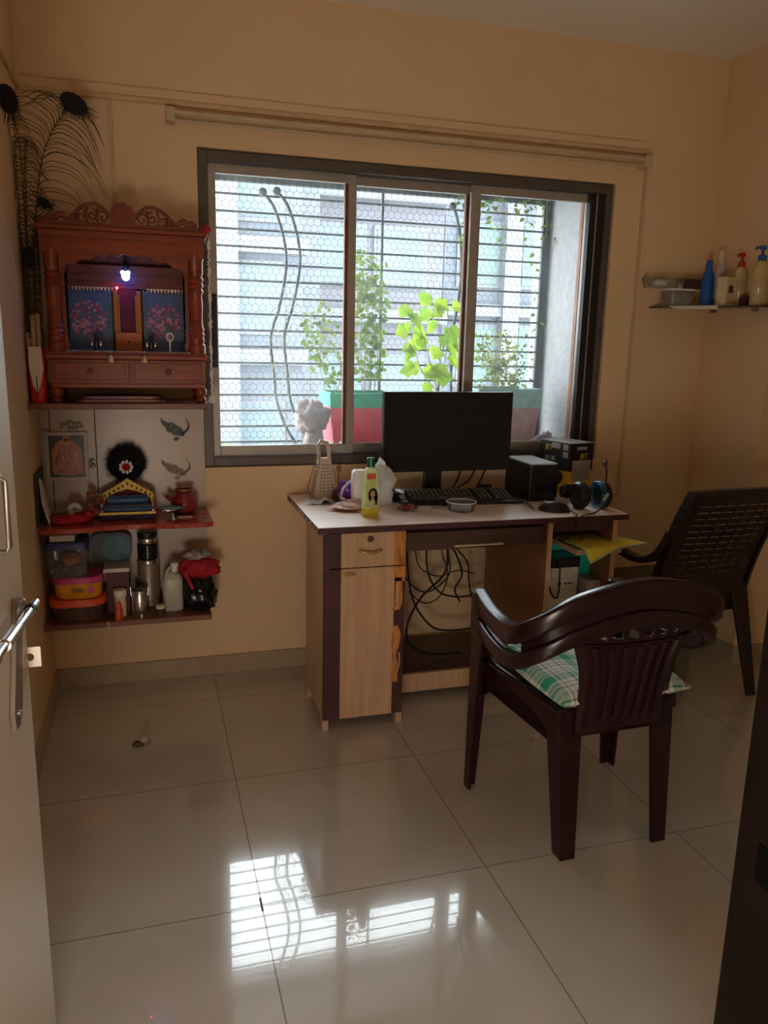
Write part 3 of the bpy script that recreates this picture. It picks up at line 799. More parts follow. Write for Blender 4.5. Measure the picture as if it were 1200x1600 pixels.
# ------------------------------------------------------------------ shrine corner: wall shelves
us = thing('wall_shelf_unit', 'three tier wall shelf with white back panel in the left corner', 'shelf', (.30, -.01, .33))
obj('back_panel', bx((.004, -.012, .345), (.596, -.0, 1.125)), M['lam'], us)
bm = NB()
for x in (.035, .193): box(bm, (x, -.0132, .72), (x+.004, -.0118, 1.124))
box(bm, (.004, -.0132, 1.028), (.035, -.0118, 1.031))
obj('panel_groove', bm, M['dark_line'], us)
obj('upper_shelf', bx((.002, -.265, 1.124), (.597, -.012, 1.144)), M['shelf_br'], us, bevel=.003)
bm = NB()
fr = [(.012, -.012), (.012, -.285)]
for i in range(25):
    t = i/24; x = .02+.56*t
    y = -.285 - (.018*cos(2*pi*(t*1.15-.12)) if t < .78 else .018*cos(2*pi*(.777-.0))*(1-(t-.78)/.22)) + (.0)
    fr.append((x, y))
fr += [(.604, -.268), (.598, -.012)]
poly(bm, [(x, y, .695) for x, y in fr], (0, 0, .018))
obj('middle_shelf', bm, M['redgloss'], us, bevel=.002)
obj('lower_shelf', bx((.004, -.262, .330), (.590, -.012, .350)), M['shelf_br'], us, bevel=.003)
obj('shelf_divider', bx((.216, -.264, .3295), (.221, -.258, .352)), M['ivory'], us)
def decal(x, z, hw, hh, m, seed, lab=None, name='bird_decal', flower=False):
    r = random.Random(seed); bm = NB(); n0 = 0
    def petal(cx, cz, a_, b_, ang):
        nonlocal n0; n0 += 1
        poly(bm, [(cx+a_*cos(t)*cos(ang)-b_*sin(t)*sin(ang), -.0121-n0*.00001, cz+a_*cos(t)*sin(ang)+b_*sin(t)*cos(ang)) for t in [k_*pi/5 for k_ in range(10)]], (0, -.0006, 0))
    if flower:
        for i in range(26): petal(x+r.uniform(-.9, .9)*hw, z+r.uniform(-.7, .8)*hh*(1-.3*r.random()), hw*.24, hh*.22, r.uniform(0, 3))
    else:
        for i in range(26):
            t = i/25; petal(x-.75*hw+1.3*hw*t+r.uniform(-.06, .06)*hw, z+.45*hh-.85*hh*t+r.uniform(-.22, .22)*hh*sin(pi*t)**.5, hw*.20*(.6+sin(pi*t)), hh*.17*(.6+sin(pi*t)), -.7+r.uniform(-.5, .5))
        petal(x-.80*hw, z+.60*hh, hw*.14, hh*.22, .6); petal(x+.05*hw, z-.75*hh, hw*.20, hh*.16, .2)
        tube(bm, spline([(x+.45*hw, -.0128, z-.35*hh), (x+.85*hw, -.0128, z+.05*hh), (x+.88*hw, -.0128, z+.50*hh), (x+.70*hw, -.0128, z+.85*hh)], 6), hw*.09, 5, r1=hw*.03)
        tube(bm, [(x-.80*hw, -.0128, z+.6*hh), (x-.95*hw, -.0128, z+.95*hh)], hw*.05, 5)
    o = obj(name, bm, m, us)
    if lab: o['label'] = lab
dk = mat('grey_green_decal', (.12, .15, .13), .5, col2=(.03, .05, .05), scale=90)
gd = mat('gold_grey_decal', (.34, .26, .12), .5, col2=(.12, .10, .07), scale=90)
decal(.487, 1.024, .056, .048, dk, 3, 'dark grey green bird wall decal')
decal(.485, .868, .058, .044, gd, 4, 'gold and grey bird wall decal')
decal(.112, 1.044, .042, .020, gd, 6, name='flower_decal', flower=True)
decal(.176, .900, .014, .026, dk, 7, name='small_decal', flower=True)

# --- the home shrine
SX0, SX1, SY0, SZ = .066, .598, -.250, 1.144
sh = thing('home_shrine', 'carved red brown wooden home shrine with lit niche on the top shelf', 'shrine', (.332, -.13, SZ))
obj('base_board', bx((SX0+.01, SY0+.01, SZ+.052), (SX1-.01, -.014, SZ+.066)), M['shrine'], sh, bevel=.002)
for x in (SX0+.025, SX1-.025):
    for y in (SY0+.028, -.045):
        bm = NB(); lathe(bm, [(.014, 0), (.019, .006), (.019, .014), (.013, .02), (.021, .032), (.021, .046), (.016, .0525)], (x, y, SZ), seg=16)
        obj('leg', bm, M['shrine'], sh, smooth=40)
obj('drawer_case', bx((SX0+.006, SY0+.012, SZ+.066), (SX1-.006, -.014, SZ+.164)), M['shrine'], sh)
for i, (x0, x1) in enumerate(((SX0+.012, .330), (.336, SX1-.012))):
    bm = NB(); box(bm, (x0, SY0+.003, SZ+.070), (x1, SY0+.014, SZ+.148)); box(bm, (x0+.012, SY0-.001, SZ+.080), (x1-.012, SY0+.004, SZ+.138))
    d = obj('drawer', bm, M['shrine'], sh, bevel=.0015)
    bm = NB(); xm = (x0+x1)/2
    lathe(bm, [(.004, 0), (.004, -.006), (.010, -.008), (.010, -.014), (.004, -.017)], (xm, SY0-.0008, SZ+.108), axis='y', seg=14)
    obj('knob', bm, M['shrine_d'], d, smooth=40)
bm = NB(); box(bm, (SX0-.002, SY0-.006, SZ+.150), (SX1+.002, -.014, SZ+.166)); box(bm, (SX0+.004, SY0-.001, SZ+.166), (SX1-.004, -.014, SZ+.174))
obj('platform', bm, M['shrine'], sh, bevel=.003)
bm = NB()
for i in range(60): sphere(bm, (.135+i*.0068, SY0-.002, SZ+.1765), .0032, u=6, v=4)
obj('silver_edge', bm, M['tinsel'], sh)
ZP = SZ+.174
for x in (SX0+.034, SX1-.034):
    bm = NB()
    lathe(bm, [(.030, 0), (.030, .03), (.025, .034), (.028, .05), (.024, .056), (.029, .066), (.024, .074), (.029, .084), (.024, .092), (.022, .12), (.025, .17), (.022, .20),
               (.029, .214), (.023, .222), (.030, .234), (.023, .242), (.030, .254), (.023, .262), (.028, .275), (.028, .315), (.031, .32), (.031, .34)], (x, SY0+.033, ZP), seg=20)
    obj('pillar', bm, M['shrine'], sh, smooth=35)
bm = NB(); box(bm, (SX0+.006, -.030, ZP), (SX1-.006, -.014, ZP+.36)); obj('back_board', bm, M['shrine_d'], sh)
for x in (SX0+.006, SX1-.020):
    obj('side_board', bx((x, SY0+.066, ZP), (x+.014, -.030, ZP+.36)), M['shrine'], sh)
# scalloped arch board
zt = ZP+.372; n = 9
x0, x1 = SX0+.062, SX1-.062
cols = [(SX0+.003, ZP+.322), (x0-.004, ZP+.318), (x0-.0035, ZP+.262)]
for s_i in range(n):
    for k_ in range(7):
        t = (s_i+k_/6)/n; x = x0+(x1-x0)*t
        cols.append((x, ZP+.262+.052*(1-abs(2*t-1)**2.2)+.011*abs(sin(pi*k_/6))))
cols += [(x1+.0035, ZP+.262), (x1+.004, ZP+.318), (SX1-.003, ZP+.322)]
bm = NB()
loft(bm, [[(x, SY0+.004, z), (x, SY0+.004, zt), (x, SY0+.020, zt), (x, SY0+.020, z)] for x, z in cols])
obj('arch_board', bm, M['shrine'], sh)
# wavy inner brackets beside the pillars
for sg, xx in ((1, SX0+.064), (-1, SX1-.064)):
    bm = NB(); pts = [(xx-sg*.006, SY0+.030, ZP), (xx-sg*.006, SY0+.030, ZP+.30)]
    for k_ in range(25):
        t = 1-k_/24; pts.append((xx+sg*(.006+.007*abs(sin(pi*t*6))), SY0+.030, ZP+.30*t))
    poly(bm, pts, (0, .01, 0)); bmesh.ops.triangulate(bm, faces=[f for f in bm.faces if len(f.verts) > 4])
    obj('wavy_bracket', bm, M['shrine_d'], sh)
bm = NB(); box(bm, (SX0-.002, SY0-.004, zt), (SX1+.002, -.014, zt+.022)); box(bm, (SX0-.010, SY0-.014, zt+.022), (SX1+.010, -.014, zt+.036))
obj('cornice', bm, M['shrine'], sh, bevel=.003)
# carved crown
CZ = zt+.036
def cy(x, z): return (x, SY0+.004, z)
bm = NB()
box(bm, (SX0+.02, SY0-.002, CZ), (SX1-.02, SY0+.012, CZ+.014))
pts = []
for k_ in range(46):
    a = pi*k_/45
    r = .040+.006*abs(sin(5.5*a*1.0))
    pts.append((.332+r*cos(a)*.95, SY0-.003, CZ+.030+r*sin(a)*1.15))
pts = [(.372, SY0-.003, CZ+.010)]+pts+[(.292, SY0-.003, CZ+.010)]
poly(bm, pts, (0, .016, 0))
for sg in (-1, 1):
    ar = spline([cy(.332+sg*.035, CZ+.030), cy(.332+sg*.075, CZ+.068), cy(.332+sg*.115, CZ+.066), cy(.332+sg*.150, CZ+.040), cy(.332+sg*.175, CZ+.010)], 8)
    tube(bm, ar, .0058, 8)
    for (cx, cz, r0, ph) in ((.062, .030, .020, 0), (.095, .036, .019, 1.5), (.128, .028, .017, 3.0), (.160, .014, .010, .6)):
        sp = [cy(.332+sg*(cx+r0*(1-k_/22)*cos(ph+k_*.42)), CZ+cz+r0*(1-k_/22)*sin(ph+k_*.42)*1.1) for k_ in range(20)]
        tube(bm, sp, .0042, 6, r1=.003)
    for (cx, z0, z1) in ((.078, .012, .058), (.112, .012, .060), (.142, .010, .040)):
        tube(bm, [cy(.332+sg*cx, CZ+z0), cy(.332+sg*(cx+.006), CZ+(z0+z1)/2), cy(.332+sg*(cx-.002), CZ+z1)], .0042, 6)
    sp = spline([cy(.332+sg*.170, CZ+.014), cy(.332+sg*.190, CZ+.030), cy(.332+sg*.210, CZ+.022), cy(.332+sg*.228, CZ+.030), cy(.332+sg*.242, CZ+.012)], 6)
    tube(bm, sp, .0075, 8)
    sphere(bm, cy(.332+sg*.198, CZ+.032), .012, s=(1.3, .6, .8)); sphere(bm, cy(.332+sg*.226, CZ+.022), .010, s=(1.3, .6, .8))
    sphere(bm, cy(.332+sg*.256, CZ+.008), .012, s=(.8, .8, 1))
obj('carved_crown', bm, M['shrine_d'], sh, smooth=50)
# inner back: valance, niche, pictures
bm = NB(); box(bm, (SX0+.055, -.075, ZP+.222), (SX1-.055, -.060, ZP+.300)); box(bm, (SX0+.055, -.082, ZP+.236), (SX1-.055, -.075, ZP+.242)); box(bm, (SX0+.055, -.082, ZP+.26), (SX1-.055, -.075, ZP+.266))
obj('inner_lintel', bm, M['shrine_d'], sh)
for i0, i1 in ((0, 13), (22, 34)):
  bm = NB()
  for i in range(i0, i1):
    x = SX0+.066+i*.0121
    poly(bm, [(x, -.084, ZP+.224), (x+.0115, -.084, ZP+.224), (x+.0058, -.084, ZP+.208)], (0, -.002, 0))
    sphere(bm, (x+.0058, -.085, ZP+.207), .003, u=6, v=4)
  obj('tinsel_fringe', bm, M['tinsel'], sh)
for nm, x0, x1, seed, cx in (('left', SX0+.066, .272, 1, 0), ('right', .392, SX1-.066, 2, 0)):
    xm = (x0+x1)/2; c = (xm-.332, -.070+.13, .300)
    m = print_mat('goddess_print_'+nm, (.055, .115, .165), [(.30, .06, .11), (.40, .16, .22), (.055, .115, .165), (.48, .24, .28), (.16, .05, .12), (.07, .12, .18)], 110, (xm-.332-.004, .052, .285), .062)
    p = obj('picture_panel', bx((x0, -.082, ZP+.006), (x1, -.076, ZP+.215)), m, sh)
    bm = NB()
    box(bm, (x0-.006, -.086, ZP+.002), (x0, -.074, ZP+.218)); box(bm, (x1, -.086, ZP+.002), (x1+.006, -.074, ZP+.218)); box(bm, (x0, -.086, ZP+.002), (x1, -.074, ZP+.008))
    obj('picture_frame', bm, M['teal_d'], p)
bm = NB(); box(bm, (.286, -.100, ZP), (.378, -.060, ZP+.068)); box(bm, (.284, -.100, ZP+.068), (.300, -.060, ZP+.215)); box(bm, (.364, -.100, ZP+.068), (.380, -.060, ZP+.215))
nb = obj('niche_front', bm, M['shrine_o'], sh, bevel=.002)
obj('niche_back', bx((.300, -.068, ZP+.068), (.364, -.060, ZP+.235)), M['satin_r'], sh)
bm = NB()
for x in (.303, .361): tube(bm, [(x, -.090, ZP+.07), (x, -.090, ZP+.20)], .0035, 8)
for x in (.288, .376): tube(bm, [(x, -.103, ZP+.072), (x, -.103, ZP+.205)], .0022, 8)
obj('gold_rod', bm, M['gold'], nb, smooth=60)
bm = NB(); sphere(bm, (.332, -.1008, ZP+.034), .004, s=(1, .5, 1)); obj('niche_knob', bm, M['alu_black'], nb)
solo_bm = NB()
bt = thing('led_bulb', 'glowing blue and white bulb hanging under the shrine arch', 'lamp', (.332, -.165, ZP+.262))
bm = NB(); lathe(bm, [(.009, .028), (.010, .040), (.008, .052), (.003, .060), (.003, .10)], (.332, -.165, ZP+.255), seg=14); obj('bulb_socket', bm, M['black'], bt, smooth=40)
bm = NB(); lathe(bm, [(.002, -.012), (.010, -.008), (.014, .002), (.013, .012), (.009, .020)], (.332, -.165, ZP+.255), seg=16); obj('bulb_cup', bm, M['led'], bt, smooth=60)
bm = NB()
for dx in (-.010, .009): sphere(bm, (.332+dx, -.178, ZP+.270), .007, u=10, v=8)
sphere(bm, (.332, -.180, ZP+.263), .006, u=10, v=8)
obj('bulb_glow', bm, M['ledw'], bt, smooth=180)
bm = NB(); tube(bm, [(.332, -.165, ZP+.35), (.332, -.165, ZP+.370)], .002, 6); obj('bulb_wire', bm, M['black'], bt)
bm = NB(); sphere(bm, (.299, -.098, ZP+.222), .0048, u=10, v=8)
solo('led_dot', bm, M['ledr'], 'tiny red glowing light left of the niche in the shrine', 'light', (.299, -.098, ZP+.217), smooth=180)
# bells on the ledge edge and little figures
for i, (x, lb) in enumerate(((.274, 'left of two small brass bells hanging on the shrine ledge edge'), (.383, 'right of two small brass bells hanging on the shrine ledge edge'))):
    if i == 0:
        b0 = thing('brass_bell', lb, 'bell', (x, -.268, ZP-.026), group='small bells on the shrine ledge')
        bm = NB(); lathe(bm, [(.0155, -.008), (.015, -.005), (.011, .001), (.0095, .010), (.0065, .015), (.002, .017)], (x, -.268, ZP-.026), seg=18)
        obj('bell_cup', bm, mat('pale_brass', (.62, .56, .30), .3, .7), b0, smooth=50)
        bm = NB(); tube(bm, [(x, -.268, ZP-.010), (x, -.266, ZP+.004), (x, -.254, ZP+.006)], .0016, 6); obj('bell_hook', bm, M['gold'], b0)
    else:
        dup(b0, (x, -.268, ZP-.026), label=lb)
for i, (x, lb) in enumerate(((.226, 'left of two dark figurines standing inside the shrine'), (.408, 'right of two dark figurines standing inside the shrine'))):
    if i == 0:
        f0 = thing('figurine', lb, 'figurine', (x, -.205, ZP), group='little idols in the shrine')
        bm = NB(); lathe(bm, [(.013, 0), (.013, .006), (.007, .010), (.009, .022), (.010, .032), (.006, .042), (.003, .044)], (x, -.205, ZP), seg=12); sphere(bm, (x, -.205, ZP+.050), .008, u=10, v=8)
        obj('body', bm, mat('dark_tarnished_metal', (.05, .045, .045), .3, .7), f0, smooth=50)
        bm = NB()
        for dx in (-.014, .014): sphere(bm, (x+dx, -.205, ZP+.026), .006, s=(1, .8, 1.8), u=8, v=6)
        obj('arm', bm, M['tinsel'], f0, smooth=60)
    else: dup(f0, (x, -.205, ZP), label=lb)
bm = NB(); tube(bm, [(.472+.011*cos(a), -.215, ZP+.055+.013*sin(a)) for a in [2*pi*q/16 for q in range(16)]], .0035, 6, closed=True); tube(bm, [(.472, -.215, ZP+.041), (.472, -.215, ZP)], .003, 6)
solo('ring_stand', bm, M['white_p'], 'small white ring shaped stand at the right in the shrine', 'ornament', (.472, -.215, ZP), smooth=60)
bm = NB()
r9 = random.Random(9)
for i in range(70):
    z = 1.150+i*.0080
    sphere(bm, (SX1+.013+r9.uniform(-.002, .002), SY0+.004+r9.uniform(-.003, .003), z), .0042+(.003 if i % 11 < 3 else 0), u=6, v=4)
for i in range(8): sphere(bm, (SX1+.010+r9.uniform(-.006, .012), SY0+r9.uniform(-.012, .008), SZ+r9.uniform(.005, .02)), .006, u=6, v=4)
tube(bm, [(SX1+.013, SY0+.004, 1.15), (SX1+.013, SY0+.004, 1.715)], .0012, 5)
solo('bead_string', bm, M['white_p'], 'white bead string hanging down the right edge of the shrine', 'bead string', (SX1+.013, SY0, 1.145))
bm = NB(); blob(bm, (SX1+.006, SY0-.006, zt+.048), (.014, .012, .014), .5, 4, 12, 8)
solo('red_flower', bm, M['redcloth'], 'small red flower tuft on the right end of the shrine cornice', 'flower', (SX1+.006, SY0-.006, zt+.034), smooth=60)
bm = NB(); poly(bm, [(x, y, SZ+.0003) for x, y in rrect(.30, -.155, .30, .17, .03)], (0, 0, .010)); poly(bm, [(x, y, SZ+.010) for x, y in rrect(.30, -.155, .27, .14, .03)], (0, 0, .012))
solo('wooden_tray', bm, M['shelf_br'], 'flat brown tray pushed under the shrine', 'tray', (.30, -.155, SZ))

# --- corner: vase, bamboo, feathers
VX, VY = .030, -.222
vs_ = thing('red_vase', 'tall red vase with white paper front left of the shrine', 'vase', (VX+.004, VY, 1.144))
bm = NB()
secs = []
for z, k_ in ((1.144, .80), (1.150, .86), (1.20, .95), (1.26, 1.0), (1.325, 1.04)):
    secs.append([(x, y, z) for x, y in rrect(VX+.004, VY, .054*k_, .052*k_, .014)])
for k_, z in ((.96, 1.325), (.84, 1.18)): secs.append([(x, y, z) for x, y in rrect(VX+.004, VY, .054*k_, .052*k_, .014)])
loft(bm, secs); obj('vase_body', bm, M['red'], vs_, smooth=40)
bm = NB(); poly(bm, [(VX-.017, VY-.0285, 1.332), (VX+.022, VY-.0285, 1.332), (VX+.026, VY-.0278, 1.26), (VX+.014, VY-.0272, 1.205), (VX+.003, VY-.0268, 1.175), (VX-.010, VY-.0270, 1.205), (VX-.018, VY-.0280, 1.26)], (0, -.0015, 0))
obj('paper_front', bm, M['paper'], vs_)
obj('slit', bx((VX+.002, VY-.0304, 1.172), (VX+.0045, VY-.0285, 1.235)), M['alu_black'], vs_)
bs_ = thing('bamboo_bundle', 'cut dry bamboo sticks standing in the red vase', 'sticks', (VX+.01, VY, 1.20))
for (x, y, z1, r) in ((.044, -.224, 1.440, .0085), (.030, -.236, 1.435, .0075), (.020, -.225, 1.362, .0085), (.006, -.222, 1.378, .007)):
    bm = NB(); x = max(x, .012)
    lathe(bm, [(r, 1.20), (r, 1.29), (r*1.2, 1.293), (r, 1.296), (r, z1), (r*.7, z1), (r*.7, z1-.03)], (x, y, 0), seg=12)
    obj('stick', bm, M['bamboo'], bs_, smooth=40)
def feather(name, label, path, n, side, blen, eye, seed, dropl=1.0):
    q = random.Random(seed)
    base = path[0]
    t = thing(name, label, 'feather', base)
    P = spline(path, 14)
    bm = NB(); tube(bm, P, .0026, 6, r1=.0010); obj('shaft', bm, M['bamboo'] if False else M['feather'], t, smooth=60)
    bm = NB()
    for i in range(n):
        u = .22+.74*i/n
        p = P[min(len(P)-2, int(u*len(P)))]; d = (P[min(len(P)-1, int(u*len(P))+1)]-p).normalized()
        for sg in side:
            L_ = blen*(.55+.75*sin(pi*min(1, u*1.02)))*q.uniform(.75, 1.1)
            nrm = Vector((d.z, 0, -d.x))*sg
            dy = q.uniform(-.35, .35)
            ctl = [p, p+(d*.55+nrm*.60+Vector((0, dy, 0)))*L_*.40, p+(d*.28+nrm*1.15+Vector((0, dy, -.05)))*L_*.72, p+(d*.02+nrm*1.30+Vector((0, dy*1.2, -.38*dropl)))*L_]
            c = [Vector((max(.006, min(v.x, .056) if v.z < 1.715 else v.x), min(-.02, v.y), v.z)) for v in spline(ctl, 4)]
            tube(bm, c, .0013, 4, r1=.0006, cap=False)
    obj('barbs', bm, M['feather'], t, recalc=False)
    ex, ey, ez, er, ang = eye
    bm = NB()
    def ell(a_, b_, th, off):
        pts = []
        for k_ in range(24):
            a = 2*pi*k_/24; X = a_*cos(a); Z = b_*sin(a)
            pts.append((ex+X*cos(ang)-Z*sin(ang), ey+off, ez+X*sin(ang)+Z*cos(ang)))
        poly(bm, pts, (0, -th, 0))
    ell(er*1.25, er*.82, .004, 0); ell(er*.62, er*.5, .006, 0)
    for k_ in range(60):
        a = 2*pi*k_/60+q.uniform(-.05, .05); l2 = er*q.uniform(1.15, 1.4)*(1.45 if cos(a) > .75 else 1)
        X, Z = cos(a)*1.1, sin(a)*.85
        p1 = Vector((ex+er*.5*(X*cos(ang)-Z*sin(ang)), ey-.002, ez+er*.5*(X*sin(ang)+Z*cos(ang))))
        p2 = Vector((max(.006, ex+l2*(X*cos(ang)-Z*sin(ang))), ey-.002+q.uniform(-.008, .008), ez+l2*(X*sin(ang)+Z*cos(ang))-.006))
        tube(bm, [p1, p2], .0018, 4, r1=.0006)
    obj('feather_eye', bm, M['feather_e'], t, recalc=False)
feather('peacock_feather', 'tall peacock feather with dark eye arching right from the vase', [(.036, -.215, 1.22), (.040, -.20, 1.45), (.052, -.19, 1.70), (.080, -.19, 1.90), (.118, -.19, 2.01), (.160, -.19, 2.075), (.176, -.19, 2.105)], 38, (1, -1), .118, (.196, -.195, 2.108, .036, -.55), 4)
feather('peacock_feather', 'peacock feather with dark eye at the left picture edge', [(.026, -.225, 1.22), (.024, -.215, 1.45), (.026, -.21, 1.75), (.030, -.24, 1.95), (.022, -.36, 2.07)], 34, (1, -1), .050, (.020, -.37, 2.06, .034, -1.3), 6)
feather('peacock_feather', 'short bushy peacock feather low behind the bamboo sticks', [(.020, -.21, 1.22), (.030, -.195, 1.40), (.040, -.19, 1.60), (.048, -.19, 1.72), (.080, -.19, 1.84)], 24, (1, -1), .075, (.085, -.19, 1.80, .016, -.4), 8)
feather('peacock_feather', 'dark bunched peacock feather upright in the corner', [(.016, -.19, 1.22), (.018, -.18, 1.50), (.026, -.17, 1.75), (.034, -.17, 1.93), (.044, -.17, 2.0)], 44, (1, -1), .040, (.028, -.175, 1.63, .022, -1.5), 10)

# --- middle shelf
Z2 = .713
fr_ = thing('framed_picture', 'white framed golden arch picture leaning on the back panel', 'picture', (.105, -.022, .845))
bm = NB(); FX0, FX1, FZ0, FZ1, FY = .018, .166, .838, 1.020, -.016
for a, b in (((FX0, FZ0), (FX0+.012, FZ1)), ((FX1-.012, FZ0), (FX1, FZ1)), ((FX0+.012, FZ0), (FX1-.012, FZ0+.014)), ((FX0+.012, FZ1-.012), (FX1-.012, FZ1))):
    box(bm, (a[0], FY-.014, a[1]), (b[0], FY, b[1]))
obj('frame', bm, mat('pale_grey_frame', (.50, .43, .38), .4), fr_)
obj('print', bx((FX0+.010, FY-.008, FZ0+.012), (FX1-.010, FY-.004, FZ1-.010)), mat('dark_print_ground', (.035, .022, .018), .3), fr_)
bm = NB(); pts = [(.092+.052*cos(a), FY-.0105, .932+.062*sin(a)) for a in [pi*q/20 for q in range(21)]]
pts = [(.144, FY-.0105, .862)]+pts+[(.040, FY-.0105, .862)]
poly(bm, pts, (0, .002, 0)); poly(bm, [(.092+.012*cos(a), FY-.0105, .998+.010*sin(a)) for a in [2*pi*q/12 for q in range(12)]], (0, .002, 0))
obj('print_arch', bm, mat('gold_print', (.58, .22, .03), .35, col2=(.36, .10, .02), scale=90), fr_)
bm = NB(); pts = [(.092+.040*cos(a), FY-.0112, .920+.052*sin(a)) for a in [pi*q/16 for q in range(17)]]
poly(bm, [(.132, FY-.0112, .866)]+pts+[(.052, FY-.0112, .866)], (0, .001, 0))
obj('print_figure', bm, print_mat('crimson_print', (.30, .055, .03), [(.40, .10, .06), (.22, .03, .02), (.50, .22, .08), (.36, .08, .09)], 130, (0, 0, 0), .5), fr_)
obj('print_plinth', bx((.066, FY-.0118, .858), (.120, FY-.0108, .866)), mat('pink_print', (.45, .20, .18), .4), fr_)
# round black plume behind the throne
bm = NB(); q = random.Random(2)
lathe(bm, [(.002, -.004), (.066, -.003), (.068, .003), (.002, .004)], (.301, -.055, .903), axis='y', seg=32)
for i in range(900):
    a = q.uniform(0, 2*pi); r0 = q.uniform(.03, .066); r1 = r0+q.uniform(.010, .026)
    y0 = -.055+q.uniform(-.006, .006); y1 = y0+q.uniform(-.018, .006)
    tube(bm, [(.301+r0*cos(a), y0, .903+r0*sin(a)), (.301+min(r1, .086)*cos(a+q.uniform(-.1, .1)), y1, .903+min(r1, .086)*sin(a+q.uniform(-.1, .1)))], .0011, 3, r1=.0004, cap=False)
fan = thing('plume_fan', 'round black feather fan with jewelled centre behind the throne', 'fan', (.301, -.055, .82))
obj('plume', bm, M['furblack'], fan, recalc=False)
bm = NB()
for i in range(9):
    a = 2*pi*i/9; sphere(bm, (.301+.020*cos(a), -.082, .893+.020*sin(a)), .0062, s=(1, .5, 1.2), u=10, v=6)
obj('gem_ring', bm, M['gem'], fan)
bm = NB(); lathe(bm, [(.018, .0), (.016, -.006), (.006, -.012), (.001, -.014)], (.301, -.068, .893), axis='y', seg=18); obj('gem_centre', bm, M['ruby'], fan, smooth=50)
bm = NB(); tube(bm, [(.301, -.055, .838), (.301, -.055, Z2)], .004, 8); obj('fan_stem', bm, M['black'], fan)
th = thing('deity_throne', 'small golden throne with blue satin cushion on the red shelf', 'throne', (.303, -.135, Z2))
bm = NB(); box(bm, (.205, -.195, Z2), (.400, -.078, Z2+.022)); obj('throne_base', bm, mat('dark_navy_velvet', (.02, .015, .04), .8), th)
bm = NB(); box(bm, (.203, -.199, Z2+.022), (.402, -.078, Z2+.032)); obj('gold_trim', bm, M['gold_d'], th, bevel=.001)
bm = NB()
out_ = [(.207, .785), (.214, .800), (.235, .812), (.262, .828), (.285, .842), (.303, .855), (.321, .842), (.344, .828), (.371, .812), (.392, .800), (.399, .785), (.399, .755), (.388, .752), (.384, .778), (.365, .790), (.340, .803), (.303, .812), (.266, .803), (.241, .790), (.222, .778), (.218, .752), (.207, .755)]
poly(bm, [(x, -.100, z) for x, z in out_], (0, .008, 0)); bmesh.ops.triangulate(bm, faces=[f for f in bm.faces if len(f.verts) > 4])
for i in range(11):
    t = i/10; x = .222+.162*t; z = .790+.042*(1-abs(2*t-1))
    sphere(bm, (x, -.104, z), .005, u=8, v=6)
tube(bm, [(x, -.102, z) for x, z in out_[:11]], .0022, 6)
obj('throne_crest', bm, M['gold_d'], th)
obj('throne_back', bx((.214, -.092, Z2+.03), (.392, -.082, .806)), M['satin_r'], th)
bm = NB(); lathe(bm, [(.004, -.072), (.016, -.068), (.018, -.05), (.018, .05), (.016, .068), (.004, .072)], (.303, -.118, Z2+.062), axis='x', seg=16); obj('bolster', bm, M['satin_b'], th, smooth=50)
bm = NB(); poly(bm, [(x, y, Z2+.032) for x, y in rrect(.303, -.150, .165, .075, .02)], (0, 0, .014)); obj('seat_cushion', bm, M['satin_b'], th, bevel=.006, smooth=60)
for x in (.213, .392):
    bm = NB(); lathe(bm, [(.008, 0), (.008, .004), (.004, .008), (.007, .018), (.008, .026), (.003, .032)], (x, -.186, Z2+.032), seg=12); obj('front_post', bm, M['steel'], th, smooth=40)
pt = thing('clay_pot', 'round dark red clay pot with spout at the right of the shelf', 'pot', (.508, -.10, Z2))
bm = NB(); lathe(bm, [(.024, 0), (.040, .010), (.050, .032), (.048, .055), (.034, .072), (.030, .080), (.036, .090), (.032, .092), (.026, .080), (.030, .068), (.01, .02)], (.508, -.10, Z2), seg=28); obj('pot_body', bm, M['clay'], pt, smooth=50)
bm = NB(); tube(bm, [(.470, -.110, Z2+.052), (.455, -.115, Z2+.060), (.443, -.120, Z2+.072)], .011, 10, r1=.008); obj('spout', bm, M['clay'], pt, smooth=60)
bm = NB(); tube(bm, [(.508+.034*cos(a), -.10+.034*sin(a), Z2+.093) for a in [2*pi*q_/20 for q_ in range(20)]], .003, 6, closed=True); obj('rim', bm, M['gold'], pt, smooth=60)
lp = thing('oil_lamp', 'small silver oil lamp with enamelled wings before the clay pot', 'lamp', (.462, -.205, Z2))
bm = NB(); lathe(bm, [(.013, 0), (.011, .003), (.004, .009), (.004, .018), (.012, .024), (.018, .028), (.012, .027)], (.462, -.205, Z2), seg=16); obj('lamp_foot', bm, M['steel'], lp, smooth=50)
bm = NB(); blob(bm, (.446, -.200, Z2+.034), (.030, .016, .008), .3, 2, 14, 8); obj('lamp_tray', bm, M['tinsel'], lp, smooth=60)
bm = NB(); blob(bm, (.462, -.186, Z2+.040), (.042, .014, .007), .35, 4, 14, 8); blob(bm, (.425, -.19, Z2+.040), (.010, .012, .010), .35, 6, 10, 8); obj('enamel_wing', bm, M['teal_d'], lp, smooth=60)
bm = NB(); poly(bm, [(x, y, Z2+.0003) for x, y in rrect(.505, -.165, .07, .03, .01)], (0, 0, .004)); solo('metal_plate', bm, M['steel'], 'little shiny metal plate beneath the clay pot', 'plate', (.505, -.165, Z2))
pl = NB(); poly(pl, [(.034, -.150, .720), (.038, -.235, .718), (.020, -.245, .80), (.012, -.215, .878), (.012, -.15, .86)], (.005, 0, .001)); 
solo('paper_packet', pl, M['paperg'], 'white crumpled packet leaning against the left wall on the red shelf', 'packet', (.03, -.2, Z2))
solo('dark_folder', bx((.003, -.26, Z2), (.011, -.06, .90)), M['green_f'], 'thin dark green folder upright against the left wall', 'folder', (.007, -.16, Z2))
